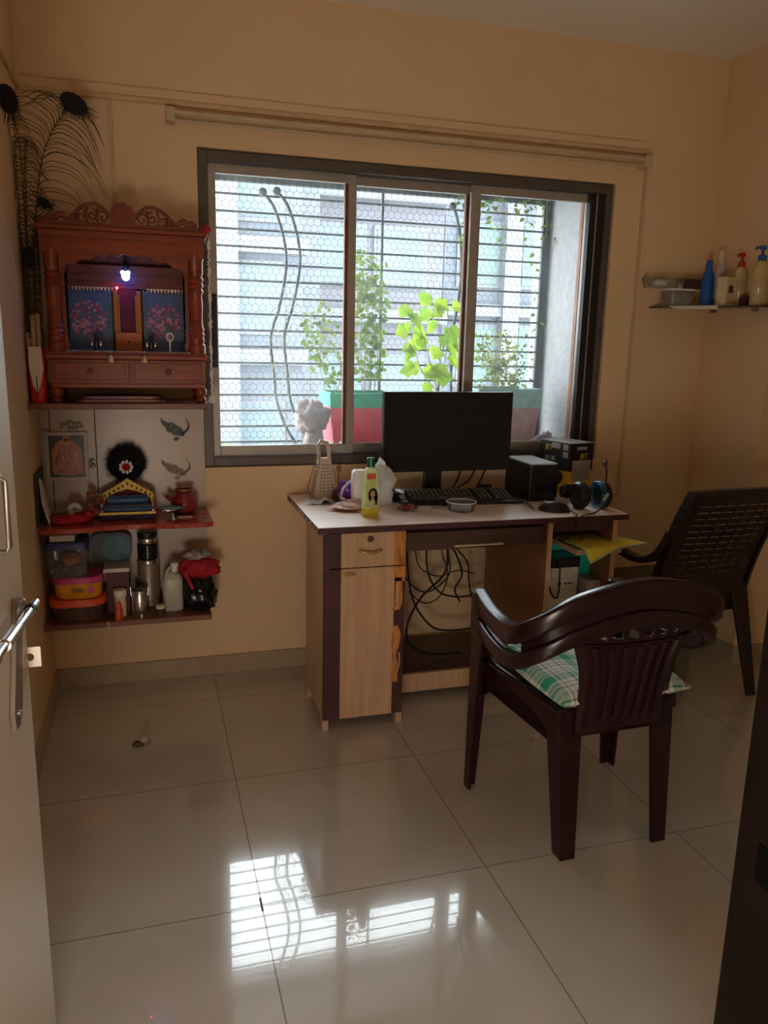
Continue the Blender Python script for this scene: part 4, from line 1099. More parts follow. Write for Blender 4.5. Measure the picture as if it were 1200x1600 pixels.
bm = NB(); lathe(bm, [(.022, -.010), (.025, -.006), (.025, .006), (.022, .010), (.007, .010), (.007, -.010)], (.118, -.150, Z2+.0385), axis='y', seg=24, close=False)
for A in (0,): pass
bmesh.ops.contextual_create(bm, geom=[])
solo('tape_roll', bm, M['white_p'], 'round white thread roll standing on its edge beside red cloth', 'roll', (.118, -.150, Z2+.013), smooth=40)
bm = NB(); blob(bm, (.105, -.205, Z2+.010), (.068, .030, .018), .5, 7, 24, 12, floor=Z2); blob(bm, (.150, -.175, Z2+.016), (.035, .02, .020), .5, 9, 16, 10, floor=Z2)
solo('red_cloth', bm, M['redcloth'], 'crumpled bright red cloth lying under the white roll', 'cloth', (.11, -.2, Z2), smooth=180)
bm = NB(); q = random.Random(31)
for i in range(16):
    blob(bm, (.180+q.uniform(-.022, .022), -.115+q.uniform(-.02, .02), Z2+.013+.075*q.random()*(1 if i % 2 else .3)), (.014, .012, .013), .4, i, 10, 8)
blob(bm, (.185, -.12, Z2+.012), (.03, .02, .0118), .3, 3, 12, 8, floor=Z2)
solo('dried_garland', bm, mat('dry_orange_flower', (.26, .085, .05), .8, var=.4, scale=60), 'heap of dried orange brown flower garland left of the throne', 'garland', (.18, -.12, Z2), smooth=60)

# --- lower shelf
Z3 = .350
def lidbox(name, label, cat, x0, x1, y0, y1, z0, zb, z1, bodym, lidm, taper=.93, r=.02, content=None, ov=.004):
    cx, cy_ = (x0+x1)/2, (y0+y1)/2
    t = thing(name, label, cat, (cx, cy_, z0))
    bm = NB(); w_, d_ = x1-x0-2*ov, y1-y0-2*ov
    loft(bm, [[(x, y, z) for x, y in rrect(cx, cy_, w_*k_, d_*k_, r)] for z, k_ in ((z0, taper*.97), (z0+.006, taper), (zb, 1.0))])
    obj('tub', bm, bodym, t, smooth=40)
    bm = NB(); loft(bm, [[(x, y, z) for x, y in rrect(cx, cy_, w_*k_+2*ov*kk, d_*k_+2*ov*kk, r)] for z, k_, kk in ((zb, 1, 1), (z1-.006, 1, 1), (z1, .96, 1), (z1, .90, 1), (z1-.004, .88, 1))])
    obj('lid', bm, lidm, t, smooth=40)
    return t
a = lidbox('snack_tub', 'round clear tub with orange lid at the bottom left of the shelf', 'tub', .014, .213, -.245, -.085, Z3, .408, .434, mat('smoky_tub', (.10, .055, .045), .25, var=.4, scale=40), M['orange'], r=.06)
b = lidbox('sweet_tub', 'yellow and pink printed tub on the orange lid', 'tub', .030, .206, -.235, -.095, .434, .492, .515, M['yelor'], M['pink'], taper=.95, r=.05)
bm = NB(); poly(bm, [(x, -.2325, z) for x, z in rrect(.118, .468, .042, .015, .007)], (0, -.001, 0)); obj('label_oval', bm, mat('brown_label', (.30, .12, .03), .4), b)
bm = NB(); poly(bm, [(x, -.2315, z) for x, z in rrect(.165, .468, .022, .028, .008)], (0, -.001, 0)); obj('label_motif', bm, M['pink'], b)
c = lidbox('storage_box', 'clear plastic box of coins and trinkets with dark blue lid', 'box', .016, .160, -.240, -.100, .5155, .622, .650, M['clear'], M['bluelid'], taper=.95, r=.012)
bm = NB(); q = random.Random(44)
for i in range(46):
    sphere(bm, (q.uniform(.035, .145), q.uniform(-.225, -.12), .526+q.uniform(0, .022)), q.uniform(.006, .011), s=(1, 1, .55), u=8, v=6)
obj('trinkets', bm, mat('trinket_mix', (.50, .44, .38), .4, col2=(.16, .10, .06), scale=60), c, smooth=60)
bm = NB(); blob(bm, (.095, -.17, .572), (.040, .04, .026), .5, 3, 14, 10); obj('orange_pouch', bm, mat('orange_pouch_cloth', (.40, .15, .06), .7), c, smooth=180)
bm = NB(); box(bm, (.034, -.225, .650), (.118, -.13, .674)); solo('soap_box', bm, M['paper'], 'small white carton on the dark blue lid', 'carton', (.076, -.18, .650), bevel=.002)
bm = NB(); box(bm, (.205, -.17, .510), (.298, -.05, .525)); solo('book', bm, M['paper'], 'white paged book lying on the dark pink box', 'book', (.25, -.11, .510), bevel=.001)
bm = NB(); box(bm, (.214, -.165, Z3), (.296, -.05, .510)); solo('wine_box', bm, M['leatherdk'], 'dark wine red box behind the white capped bottle', 'box', (.255, -.11, Z3), bevel=.003)
gp = thing('card_pack', 'teal rounded card pack in a dark tray above the book', 'pack', (.24, -.10, .525))
bm = NB(); poly(bm, [(x, -.075, z) for x, z in rrect(.232, .582, .150, .112, .035)], (0, .02, 0)); obj('tray', bm, M['black'], gp, smooth=30)
bm = NB(); poly(bm, [(x, -.080, z) for x, z in rrect(.250, .582, .108, .098, .045)], (0, .006, 0)); obj('card', bm, M['teal_d'], gp, smooth=30)
obj('card_patch', bx((.262, -.0815, .537), (.288, -.0798, .556)), M['bluelid'], gp)
def jar(name, label, x, y, z, parts, cat='jar', seg=24):
    t = thing(name, label, cat, (x, y, z))
    for nm, prof, m in parts:
        bm = NB(); lathe(bm, [(r, h) for r, h in prof], (x, y, z), seg=seg); obj(nm, bm, m, t, smooth=40)
    return t
jar('steel_canister', 'tall dull steel canister under the black jar', .366, -.085, Z3, [('body', [(.036, 0), (.040, .004), (.040, .165), (.036, .170)], mat('dull_tin', (.34, .28, .23), .35, .5)), ('lid', [(.040, .170), (.042, .172), (.042, .184), (.038, .188)], M['steel'])])
jar('black_jar', 'squat black jar with silver lid stacked on the steel canister', .366, -.085, Z3+.188, [('body', [(.032, 0), (.038, .004), (.039, .055), (.033, .062)], M['black_g']), ('lid', [(.034, .062), (.035, .064), (.035, .080), (.034, .082)], M['steel']), ('lid_top', [(.036, .082), (.037, .086), (.037, .104), (.030, .106)], M['black'])])
jar('pill_bottle', 'white capped pale bottle with red side behind the orange bottle', .262, -.200, Z3, [('body', [(.018, 0), (.021, .003), (.021, .072), (.018, .078)], M['cream_p']), ('cap', [(.023, .078), (.0235, .08), (.0235, .100), (.021, .103)], M['white_p'])], 'bottle')
jar('orange_bottle', 'small orange bottle at the front edge of the lower shelf', .256, -.245, Z3, [('body', [(.013, 0), (.0145, .003), (.0145, .032), (.009, .042), (.009, .05)], mat('red_orange_plastic', (.62, .09, .02), .3)), ('cap', [(.0105, .050), (.0105, .062), (.008, .064)], M['orange'])], 'bottle')
k = jar('steel_milk_can', 'shiny steel milk can with wire handle', .331, -.205, Z3, [('body', [(.028, 0), (.031, .004), (.031, .070), (.026, .082), (.026, .09)], M['steel']), ('lid', [(.029, .090), (.029, .098), (.012, .102), (.004, .108)], M['steel'])], 'can')
bm = NB(); tube(bm, spline([(.302, -.205, Z3+.075), (.300, -.205, Z3+.115), (.318, -.205, Z3+.145), (.344, -.205, Z3+.145), (.362, -.205, Z3+.115), (.360, -.205, Z3+.075)], 6), .0018, 6); obj('wire_handle', bm, M['steel'], k, smooth=60)
jar('steel_cup', 'tiny upturned steel cup at the shelf front edge', .336, -.252, Z3, [('body', [(.0085, 0), (.0095, .002), (.0075, .016), (.004, .018)], M['steel'])], 'cup')
jar('spice_jar', 'little dark spice jar with pale lid beside the jerry can', .404, -.225, Z3, [('body', [(.014, 0), (.0165, .003), (.0165, .024), (.013, .028)], mat('brown_glass', (.09, .045, .02), .2)), ('lid', [(.017, .028), (.017, .040), (.015, .041)], M['cream_p'])])
jc = thing('jerry_can', 'cloudy white jerry can with moulded handle', 'can', (.455, -.16, Z3))
bm = NB(); loft(bm, [[(x, y, z) for x, y in rrect(.453, -.16, w_, d_, .018)] for z, w_, d_ in ((Z3, .070, .058), (Z3+.006, .076, .064), (Z3+.118, .076, .064), (Z3+.135, .066, .054), (Z3+.150, .034, .034))]); obj('body', bm, M['liquid'], jc, smooth=50)
bm = NB(); lathe(bm, [(.013, .150), (.013, .158), (.016, .160), (.016, .182), (.014, .184)], (.462, -.16, Z3), seg=18); obj('cap', bm, M['white_p'], jc, smooth=40)
bm = NB(); tube(bm, spline([(.428, -.178, Z3+.128), (.432, -.178, Z3+.150), (.444, -.172, Z3+.168), (.455, -.168, Z3+.165)], 6), .006, 8); obj('handle', bm, M['liquid'], jc, smooth=60)
bm = NB(); blob(bm, (.552, -.165, Z3+.062), (.068, .065, .075), .35, 14, 26, 18, floor=Z3)
solo('black_bag', bm, M['blackbag'], 'knotted shiny black plastic bag at the right end of the lower shelf', 'bag', (.552, -.165, Z3), smooth=180)
bm = NB(); blob(bm, (.553, -.165, Z3+.160), (.078, .060, .040), .35, 21, 28, 18)
tube(bm, spline([(.497, -.222, Z3+.165), (.510, -.236, Z3+.13), (.525, -.240, Z3+.098)], 6), .010, 8, r1=.006)
solo('red_pouch', bm, M['redcloth'], 'dark red cloth pouch resting on the black bag', 'pouch', (.553, -.165, Z3+.12), smooth=180)
bm = NB(); blob(bm, (.545, -.165, Z3+.214), (.055, .05, .018), .4, 25, 22, 12)
solo('folded_cloth', bm, M['floral'], 'folded black and white patterned cloth on the red pouch', 'cloth', (.545, -.165, Z3+.20), smooth=180)

# small thing on the floor
fo = thing('floor_ornament', 'tiny white and brown ornament lying alone on the floor tiles', 'ornament', (.323, -.549, 0))
bm = NB(); sphere(bm, (.329, -.549, .016), .016, s=(1, .9, 1)); obj('knob', bm, mat('grey_white_clay', (.40, .35, .30), .6, var=.25, scale=90), fo, smooth=180)
bm = NB(); blob(bm, (.312, -.556, .008), (.022, .014, .010), .3, 6, 14, 10, floor=0); obj('base', bm, M['brown_dk'], fo, smooth=180)
bm = NB(); tube(bm, [(.338, -.552, .016), (.348, -.556, .018), (.352, -.556, .010)], .003, 6); tube(bm, [(.338, -.556, .010), (.346, -.562, .003)], .003, 6); obj('hook', bm, M['steel_d'], fo, smooth=60)

# ------------------------------------------------------------------ corner glass shelf on the right
ZS = 1.553
cs = thing('corner_shelf', 'corner glass shelf with toiletries at the upper right', 'shelf', (2.75, -.15, ZS-.006))
bm = NB(); poly(bm, [(2.56, -.002, ZS-.006), (2.858, -.002, ZS-.006), (2.858, -.425, ZS-.006), (2.80, -.425, ZS-.006), (2.585, -.10, ZS-.006)], (0, 0, .006)); obj('shelf_board', bm, M['clear'], cs)
bm = NB(); tube(bm, [(2.56, -.006, ZS-.003), (2.585, -.10, ZS-.003), (2.80, -.425, ZS-.003), (2.856, -.425, ZS-.003)], .004, 6); obj('edge_trim', bm, M['brown_dk'], cs)
bm = NB()
for y in (-.07, -.33): box(bm, (2.835, y-.008, ZS-.020), (2.859, y+.008, ZS+.008))
obj('clip', bm, M['steel_d'], cs)
bm = NB(); poly(bm, [(2.570, -.03, ZS+.0003), (2.800, -.03, ZS+.0003), (2.775, -.20, ZS+.0003), (2.645, -.19, ZS+.0003), (2.590, -.10, ZS+.0003)], (0, 0, .0015))
poly(bm, [(2.583, -.103, ZS+.0012), (2.700, -.283, ZS+.0012), (2.690, -.292, ZS-.016), (2.600, -.150, ZS-.014)], (.001, .0008, 0))
ps = solo('paper_sheet', bm, M['paper'], 'white paper sheet lining the left half of the glass shelf', 'paper', (2.68, -.1, ZS))
ZT = ZS+.0018
lidbox('cream_tub', 'cream lidded tub on the paper at the left of the glass shelf', 'tub', 2.585, 2.720, -.118, -.02, ZT, ZT+.066, ZT+.074, M['milky'], M['white_p'], r=.02)
bm = NB(); loft(bm, [[(x, y, z) for x, y in rrect(2.572, -.075, .19*k_, .075*k_, .02)] for z, k_ in ((ZT+.0743, .86), (ZT+.080, .92), (ZT+.112, 1.0), (ZT+.115, 1.02))])
solo('clear_tray', bm, M['clear'], 'clear plastic tray sticking out on top of the cream tub', 'tray', (2.60, -.075, ZT+.075), smooth=40)
bm = NB(); blob(bm, (2.545, -.085, ZT+.096), (.034, .025, .016), .3, 5, 14, 10); solo('tissue_wad', bm, M['white_p'], 'white tissue wad inside the clear tray', 'tissue', (2.545, -.085, ZT+.08), smooth=180)
solo('brown_carton', bx((2.665, -.105, ZT+.0755), (2.742, -.03, ZT+.118)), M['brown_dk'], 'dark brown flat carton stacked on the cream tub', 'carton', (2.70, -.06, ZT+.0755), bevel=.002)
jar('blue_bottle', 'tall blue shampoo bottle on the glass shelf', 2.747, -.142, ZT, [('body', [(.022, 0), (.027, .004), (.028, .06), (.027, .11), (.023, .135), (.014, .152)], M['blue']), ('cap', [(.0135, .152), (.0145, .154), (.013, .192), (.011, .195)], M['blue'])], 'bottle')
jar('lavender_bottle', 'lavender bottle with brown cap behind the cream carton', 2.803, -.145, ZS, [('body', [(.022, 0), (.026, .004), (.026, .15), (.020, .175), (.012, .185)], M['lav']), ('cap', [(.014, .185), (.015, .19), (.016, .225), (.013, .24)], M['cream_p'])], 'bottle')
cb_ = thing('carton', 'cream and orange printed carton on the glass shelf front', 'carton', (2.772, -.235, ZS))
bm = NB(); box(bm, (2.738, -.262, ZS), (2.800, -.215, ZS+.120), rz=.25); obj('box', bm, M['creamcard'], cb_, bevel=.001)
bm = NB(); box(bm, (2.8005, -.262, ZS), (2.802, -.215, ZS+.120), rz=.25, c=(2.769, -.2385, 0)); obj('orange_side', bm, M['orangecard'], cb_)
bm = NB(); box(bm, (2.752, -.2635, ZS+.055), (2.780, -.2622, ZS+.085), rz=.25, c=(2.769, -.2385, 0)); obj('dark_print', bm, M['brown_dk'], cb_)
def pump(name, label, x, y, z, r, h, bm_, pm, capm, ang):
    t = thing(name, label, 'bottle', (x, y, z))
    bm = NB(); lathe(bm, [(r*.85, 0), (r, .005), (r, h*.78), (r*.8, h*.92), (r*.42, h)], (x, y, z), seg=22); obj('body', bm, bm_, t, smooth=50)
    bm = NB(); lathe(bm, [(r*.52, h), (r*.52, h+.018), (r*.3, h+.022), (r*.16, h+.024), (r*.16, h+.040), (r*.42, h+.042), (r*.42, h+.056), (r*.2, h+.058)], (x, y, z), seg=18)
    tube(bm, [(x, y, z+h+.050), (x+cos(ang)*r*1.15, y+sin(ang)*r*1.15, z+h+.048), (x+cos(ang)*r*1.3, y+sin(ang)*r*1.3, z+h+.040)], .005, 8)
    obj('pump_head', bm, pm, t, smooth=40)
pump('pump_bottle', 'pale yellow bottle with red pump head on the glass shelf', 2.828, -.245, ZS, .027, .165, M['amber'], M['red'], None, radians(200))
pump('pump_bottle', 'large amber bottle with blue pump head at the right picture edge', 2.818, -.372, ZS, .032, .180, M['amber'], M['blue'], None, radians(190))
solo('soap_carton', bx((2.80, -.322, ZS), (2.853, -.285, ZS+.038)), M['leatherdk'], 'low dark pinkish carton between the two pump bottles', 'carton', (2.826, -.30, ZS), bevel=.001)

# ------------------------------------------------------------------ computer desk
ZD = .753
DY = -.612
dk_ = thing('computer_desk', 'light wood computer desk with maroon edges under the window', 'desk', (1.53, -.31, 0))
bm = NB(); box(bm, (.925, DY-.004, ZD-.022), (2.130, -.008, ZD)); obj('desktop', bm, M['wood_top'], dk_, bevel=.0015)
bm = NB(); box(bm, (.9235, DY-.0065, ZD-.0215), (2.1315, DY-.0045, ZD-.0015)); box(bm, (.9225, DY-.0045, ZD-.0215), (.9245, -.010, ZD-.0015)); box(bm, (2.1305, DY-.0045, ZD-.0215), (2.1325, -.010, ZD-.0015))
et = obj('edge_band', bm, M['maroon_edge'], dk_)
bm = NB(); q = random.Random(3)
for i in range(11):
    y = -.60+i*.046+q.uniform(-.01, .01); box(bm, (.9217, y, ZD-.020), (.9224, y+.022, ZD-.004-q.uniform(0, .006)))
obj('edge_chips', bm, M['ivory'], et)
bm = NB(); box(bm, (.946, DY+.004, .040), (.964, -.290, ZD-.022)); obj('side_panel', bm, M['wood_l'], dk_)
bm = NB(); box(bm, (1.222, DY+.006, .040), (1.240, -.290, ZD-.022)); obj('side_panel', bm, M['brown_in'], dk_)
bm = NB(); box(bm, (.964, DY+.03, .045), (1.222, -.292, .062)); box(bm, (.964, -.300, .062), (1.222, -.290, ZD-.022)); obj('cabinet_back', bm, M['wood_l'], dk_)
for (x, y) in ((.955, DY+.020), (1.230, DY+.020), (.955, -.305), (1.230, -.305)):
    obj('foot', bx((x-.011, y-.016, 0), (x+.011, y+.016, .040)), M['wood_l'], dk_)
# drawer front
def front(x0, x1, z0, z1): return bx((x0, DY-.002, z0), (x1, DY+.014, z1))
dr = obj('drawer', front(1.005, 1.238, .606, .728), M['wood_l'], dk_, bevel=.001)
dl = obj('edge_stile', front(.946, 1.004, .606, .728), M['maroon_edge'], dr)
obj('peeled_patch', bx((1.196, DY-.0028, .607), (1.2375, DY-.0015, .727)), M['peel'], dr)
bm = NB(); lathe(bm, [(.002, 0), (.010, 0), (.012, -.002), (.002, -.003)], (1.108, DY-.003, .706), axis='y', seg=18); obj('lock', bm, M['brown_dk'], dr, smooth=40)
bm = NB(); tube(bm, spline([(1.072, DY-.002, .668), (1.074, DY-.016, .666), (1.108, DY-.022, .660), (1.143, DY-.016, .666), (1.145, DY-.002, .668)], 8), .0042, 8); obj('drawer_handle', bm, M['gold'], dr, smooth=60)
do = obj('cabinet_door', front(1.005, 1.200, .042, .602), M['wood_l'], dk_, bevel=.001)
obj('edge_stile', front(.946, 1.004, .042, .602), M['maroon_edge'], do)
bm = NB(); box(bm, (1.2005, DY-.002, .042), (1.239, DY+.014, .602)); rs = obj('edge_stile', bm, M['maroon_edge'], do)
bm = NB()
def jag(zs, seed):
    q = random.Random(seed); L_, R2 = [], []
    for z in zs:
        L_.append((1.199+q.uniform(-.006, .006), DY-.0032, z)); R2.append((1.222+q.uniform(-.012, .010), DY-.0032, z))
    poly(bm, L_+R2[::-1], (0, .0011, 0))
poly(bm, [(1.197, DY-.0032, .602), (1.238, DY-.0032, .602), (1.238, DY-.0032, .545), (1.206, DY-.0032, .548), (1.200, DY-.0032, .50)], (0, .0011, 0))
jag([.56, .50, .46, .44], 5)
obj('peeled_patch', bm, M['peel'], rs)
bm = NB(); jag([.38, .34, .30, .27, .23, .19, .165], 9)
obj('peeled_patch', bm, M['peel'], rs)
bm = NB()
for a in ((1.208, .535, 1.202, .47), (1.212, .50, 1.206, .44), (1.206, .36, 1.203, .30), (1.222, .28, 1.216, .20)):
    tube(bm, spline([(a[0], DY-.0045, a[1]), ((a[0]+a[2])/2+.006, DY-.006, (a[1]+a[3])/2), (a[2], DY-.0045, a[3])], 5), .002, 5)
obj('splinter', bm, M['ivory'], rs)
bm = NB(); pts = rrect(1.034, .584, .044, .014, .0068); poly(bm, [(x, DY-.0025, z) for x, z in pts], (0, -.005, 0)); obj('door_pull', bm, M['gold'], do, bevel=.001)
# keyboard tray, partition, shelf, right side
bm = NB(); box(bm, (1.242, DY+.028, .645), (1.795, -.20, .712)); kt = obj('keyboard_tray', bm, M['brown_dk'], dk_, bevel=.001)
bm = NB(); box(bm, (1.430, DY+.014, .654), (1.622, DY+.028, .661)); obj('tray_pull', bm, M['ivory'], kt, bevel=.001)
obj('partition', bx((1.797, DY+.006, .030), (1.815, -.06, ZD-.022)), M['brown_in'], dk_)
obj('partition_edge', bx((1.7965, DY+.003, .030), (1.8155, DY+.006, ZD-.022)), M['wood_l'], dk_)
obj('side_panel', bx((2.072, DY+.006, 0), (2.090, -.06, ZD-.022)), M['brown_in'], dk_)
obj('panel_edge', bx((2.0715, DY+.003, 0), (2.0905, DY+.006, ZD-.022)), M['wood_l'], dk_)
obj('lower_shelf', bx((1.242, -.42, .085), (1.795, -.06, .100)), M['brown_dk'], dk_)
obj('front_rail', bx((1.242, -.436, .030), (1.795, -.42, .104)), M['wood_l'], dk_)
obj('floor_shelf', bx((1.815, DY+.02, .045), (2.072, -.06, .062)), M['brown_in'], dk_)
obj('upper_rail', bx((1.815, DY+.02, .690), (2.072, DY+.034, ZD-.022)), M['maroon_edge'], dk_)
bm = NB(); box(bm, (1.880, -.680, .622), (2.066, -.10, .640)); pt_ = obj('pullout_shelf', bm, M['brown_in'], dk_)
bm = NB(); box(bm, (1.8785, -.680, .6215), (1.8805, -.10, .6405)); box(bm, (1.8785, -.6825, .6215), (2.066, -.680, .6405)); obj('shelf_edge', bm, M['wood_l'], pt_)
bm = NB(); box(bm, (1.8155, -.40, .612), (1.878, -.12, .622)); box(bm, (2.066, -.40, .612), (2.0715, -.12, .640)); obj('slide_rail', bm, M['steel_d'], pt_)

# yellow mat drooping over the pull-out shelf
bm = NB()
PA, PB, PC, PD = Vector((1.895, -.50, .6435)), Vector((2.125, -.47, .6435)), Vector((2.205, -.640, .640)), Vector((1.912, -.725, .612))
nn = 14; G_ = []
for i in range(nn+1):
    row = []
    for j in range(nn+1):
        u, v = i/nn, j/nn
        p = PA*(1-u)*(1-v)+PB*u*(1-v)+PC*u*v+PD*(1-u)*v
        inside = p.x < 2.075 and p.y > -.683
        if inside: p.z = .6435
        else:
            over = max(0, -.683-p.y); ov2 = max(0, p.x-2.09)
            p.z = .6435-over*1.05-ov2*.03
        row.append(bm.verts.new(p))
    G_.append(row)
edge = [G_[i][0].co.copy() for i in range(nn+1)]+[G_[nn][j].co.copy() for j in range(1, nn+1)]+[G_[i][nn].co.copy() for i in range(nn-1, -1, -1)]+[G_[0][j].co.copy() for j in range(nn-1, 0, -1)]
for i in range(nn):
    for j in range(nn): bm.faces.new((G_[i][j], G_[i+1][j], G_[i+1][j+1], G_[i][j+1]))
ym = thing('mouse_mat', 'yellow mat with pale green piping drooping off the pull out shelf', 'mat', (2.02, -.60, .6405))
obj('mat_sheet', bm, M['yellow'], ym, solid=.003, smooth=60)
bm = NB(); tube(bm, edge, .0028, 6, closed=True); obj('piping', bm, M['piping'], ym, smooth=60)
bm = NB(); q = random.Random(4)
for i in range(7):
    c = Vector((1.99+q.uniform(-.022, .03), -.545+q.uniform(-.015, .015), .6454)); poly(bm, [(c.x+.010*cos(a)*q.uniform(.5, 1), c.y+.006*sin(a)*q.uniform(.5, 1), c.z) for a in [2*pi*k_/7 for k_ in range(7)]], (0, 0, .0003))
obj('print_motif', bm, mat('brown_motif', (.22, .16, .03), .6), ym)

# things in the right compartment
ct = thing('computer_tower', 'grey white computer tower in the right desk compartment', 'computer', (1.94, -.33, .062))
obj('case', bx((1.868, -.505, .062), (2.000, -.10, .520)), M['cpu'], ct, bevel=.004)
bm = NB()
for i, x in enumerate((1.912, 1.922, 1.945, 1.958, 1.970)): sphere(bm, (x, -.5055, .455), .0045, s=(1, .4, 1), u=8, v=6)
obj('front_port', bm, M['black'], ct)
obj('drive_bay', bx((1.878, -.508, .472), (1.992, -.504, .512)), mat('bay_grey', (.64, .60, .54), .4), ct, bevel=.001)
bm = NB(); box(bm, (1.866, -.508, .5205), (2.002, -.11, .560)); solo('black_router', bm, M['black_g'], 'flat black box lying on top of the computer tower', 'box', (1.935, -.3, .5205), bevel=.004)
bm = NB(); box(bm, (1.822, -.515, .28), (1.858, -.38, .585)); box(bm, (1.8235, -.5165, .46), (1.8565, -.515, .58)); solo('black_case', bm, M['black'], 'narrow black case hanging between the partition and the computer tower', 'case', (1.84, -.45, .28), bevel=.002)
bm = NB(); box(bm, (2.006, -.560, .062), (2.066, -.30, .478)); gb_ = thing('grey_carton', 'small grey printed carton between the tower and the desk side', 'carton', (2.036, -.43, .062))
obj('box', bm, mat('grey_print_carton', (.40, .37, .36), .45), gb_, bevel=.002)
obj('label', bx((2.012, -.5615, .36), (2.060, -.5598, .455)), mat('silver_label', (.40, .38, .37), .4), gb_)
bm = NB(); box(bm, (1.920, -.40, .5605), (2.068, -.12, .608)); solo('teal_box', bm, M['teal'], 'bright teal cardboard box wedged above the black router', 'box', (2.0, -.26, .5605), bevel=.002)
bm = NB(); box(bm, (2.0045, -.475, .4785), (2.068, -.30, .5600)); solo('teal_carton', bm, M['teal'], 'upright teal carton standing on the grey printed carton', 'carton', (2.036, -.38, .4785), bevel=.002)
bm = NB(); lathe(bm, [(.004, 0), (.050, 0), (.054, -.006), (.054, -.026), (.046, -.030), (.044, -.024), (.02, -.022), (.004, -.026)], (1.946, -.512, .315), axis='y', seg=28)
solo('round_speaker', bm, M['black'], 'round black disc leaning on the front of the computer tower', 'speaker', (1.946, -.52, .261), smooth=40)
bm = NB(); tube(bm, spline([(1.905, -.515, .565), (1.908, -.52, .50), (1.905, -.525, .42), (1.890, -.525, .405), (1.872, -.522, .43), (1.868, -.52, .45)], 8), .0035, 8)
solo('cable', bm, M['cable'], 'black cable looped over the front of the computer tower', 'cable', (1.89, -.52, .41), smooth=60)

# cables under the desk
CB = [
 ([(1.50, -.30, .645), (1.53, -.28, .55), (1.52, -.27, .45), (1.42, -.28, .36), (1.36, -.30, .26), (1.37, -.30, .18), (1.45, -.30, .125), (1.60, -.29, .110)], .0048, 'thick black cable sweeping in a big loop down to the lower desk shelf'),
 ([(1.37, -.24, .645), (1.375, -.23, .50), (1.40, -.22, .36), (1.45, -.21, .26), (1.53, -.21, .19), (1.68, -.21, .185), (1.76, -.21, .22)], .0042, 'black cable falling from the left of the keyboard tray and running right'),
 ([(1.352, -.26, .645), (1.345, -.27, .58), (1.31, -.29, .51), (1.262, -.30, .47)], .0040, 'short black cable curving into the cabinet side'),
 ([(1.47, -.20, .645), (1.475, -.18, .50), (1.50, -.17, .40), (1.56, -.16, .33), (1.66, -.16, .31), (1.76, -.16, .33)], .0040, 'black cable dropping from mid tray and turning right'),
 ([(1.535, -.26, .645), (1.56, -.24, .57), (1.60, -.22, .50), (1.63, -.20, .42), (1.60, -.2, .36), (1.63, -.19, .30)], .0044, 'black cable slanting right below the tray pull'),
 ([(1.545, -.22, .645), (1.60, -.20, .54), (1.66, -.18, .47), (1.68, -.16, .38), (1.70, -.15, .30)], .0036, 'rightmost slanting black cable beneath the keyboard tray'),
 ([(1.43, -.15, .645), (1.44, -.14, .52), (1.47, -.13, .44), (1.55, -.13, .40), (1.64, -.13, .42), (1.72, -.13, .40)], .0026, 'thin black wire sagging at the back wall under the desk'),
 ([(1.275, -.33, .50), (1.33, -.31, .47), (1.40, -.28, .40), (1.47, -.26, .38), (1.55, -.25, .44), (1.55, -.24, .52), (1.52, -.23, .645)], .0032, 'thin black cable crossing from the cabinet plug to the tray'),
 ([(1.40, -.19, .36), (1.46, -.2, .31), (1.53, -.2, .33), (1.57, -.19, .42), (1.54, -.19, .52), (1.53, -.19, .645)], .0028, 'thin looping black wire in the middle of the cable tangle'),
]
for pts, r, lb in CB:
    bm = NB(); tube(bm, spline(pts, 8), r, 8)
    o = solo('cable', bm, M['cable'], lb, 'cable', pts[0], group='tangled cables under the desk', smooth=60)
    if 'cabinet plug' in lb:
        bm = NB(); tube(bm, [(1.243, -.33, .505), (1.262, -.33, .504), (1.266, -.33, .503), (1.290, -.33, .494)], .008, 10, r1=.005); obj('plug', bm, M['black'], o, smooth=60)

# ------------------------------------------------------------------ on the desk
mo = thing('monitor', 'wide black flat computer monitor standing on the desk', 'monitor', (1.572, -.10, ZD))
MX0, MX1, MZ0, MZ1, MY = 1.290, 1.856, .853, 1.180, -.130
obj('casing', bx((MX0, MY, MZ0), (MX1, MY+.030, MZ1)), M['black'], mo, bevel=.004)
obj('screen', bx((MX0+.006, MY-.0012, MZ0+.016), (MX1-.006, MY+.001, MZ1-.006)), M['black_m'], mo)
bm = NB(); box(bm, (1.482, -.098, ZD+.010), (1.560, -.080, MZ0+.08)); obj('neck', bm, M['black'], mo, bevel=.003)
bm = NB(); poly(bm, [(x, y, ZD) for x, y in rrect(1.52, -.095, .24, .15, .03)], (0, 0, .010)); obj('base', bm, M['black_g'], mo, bevel=.002)
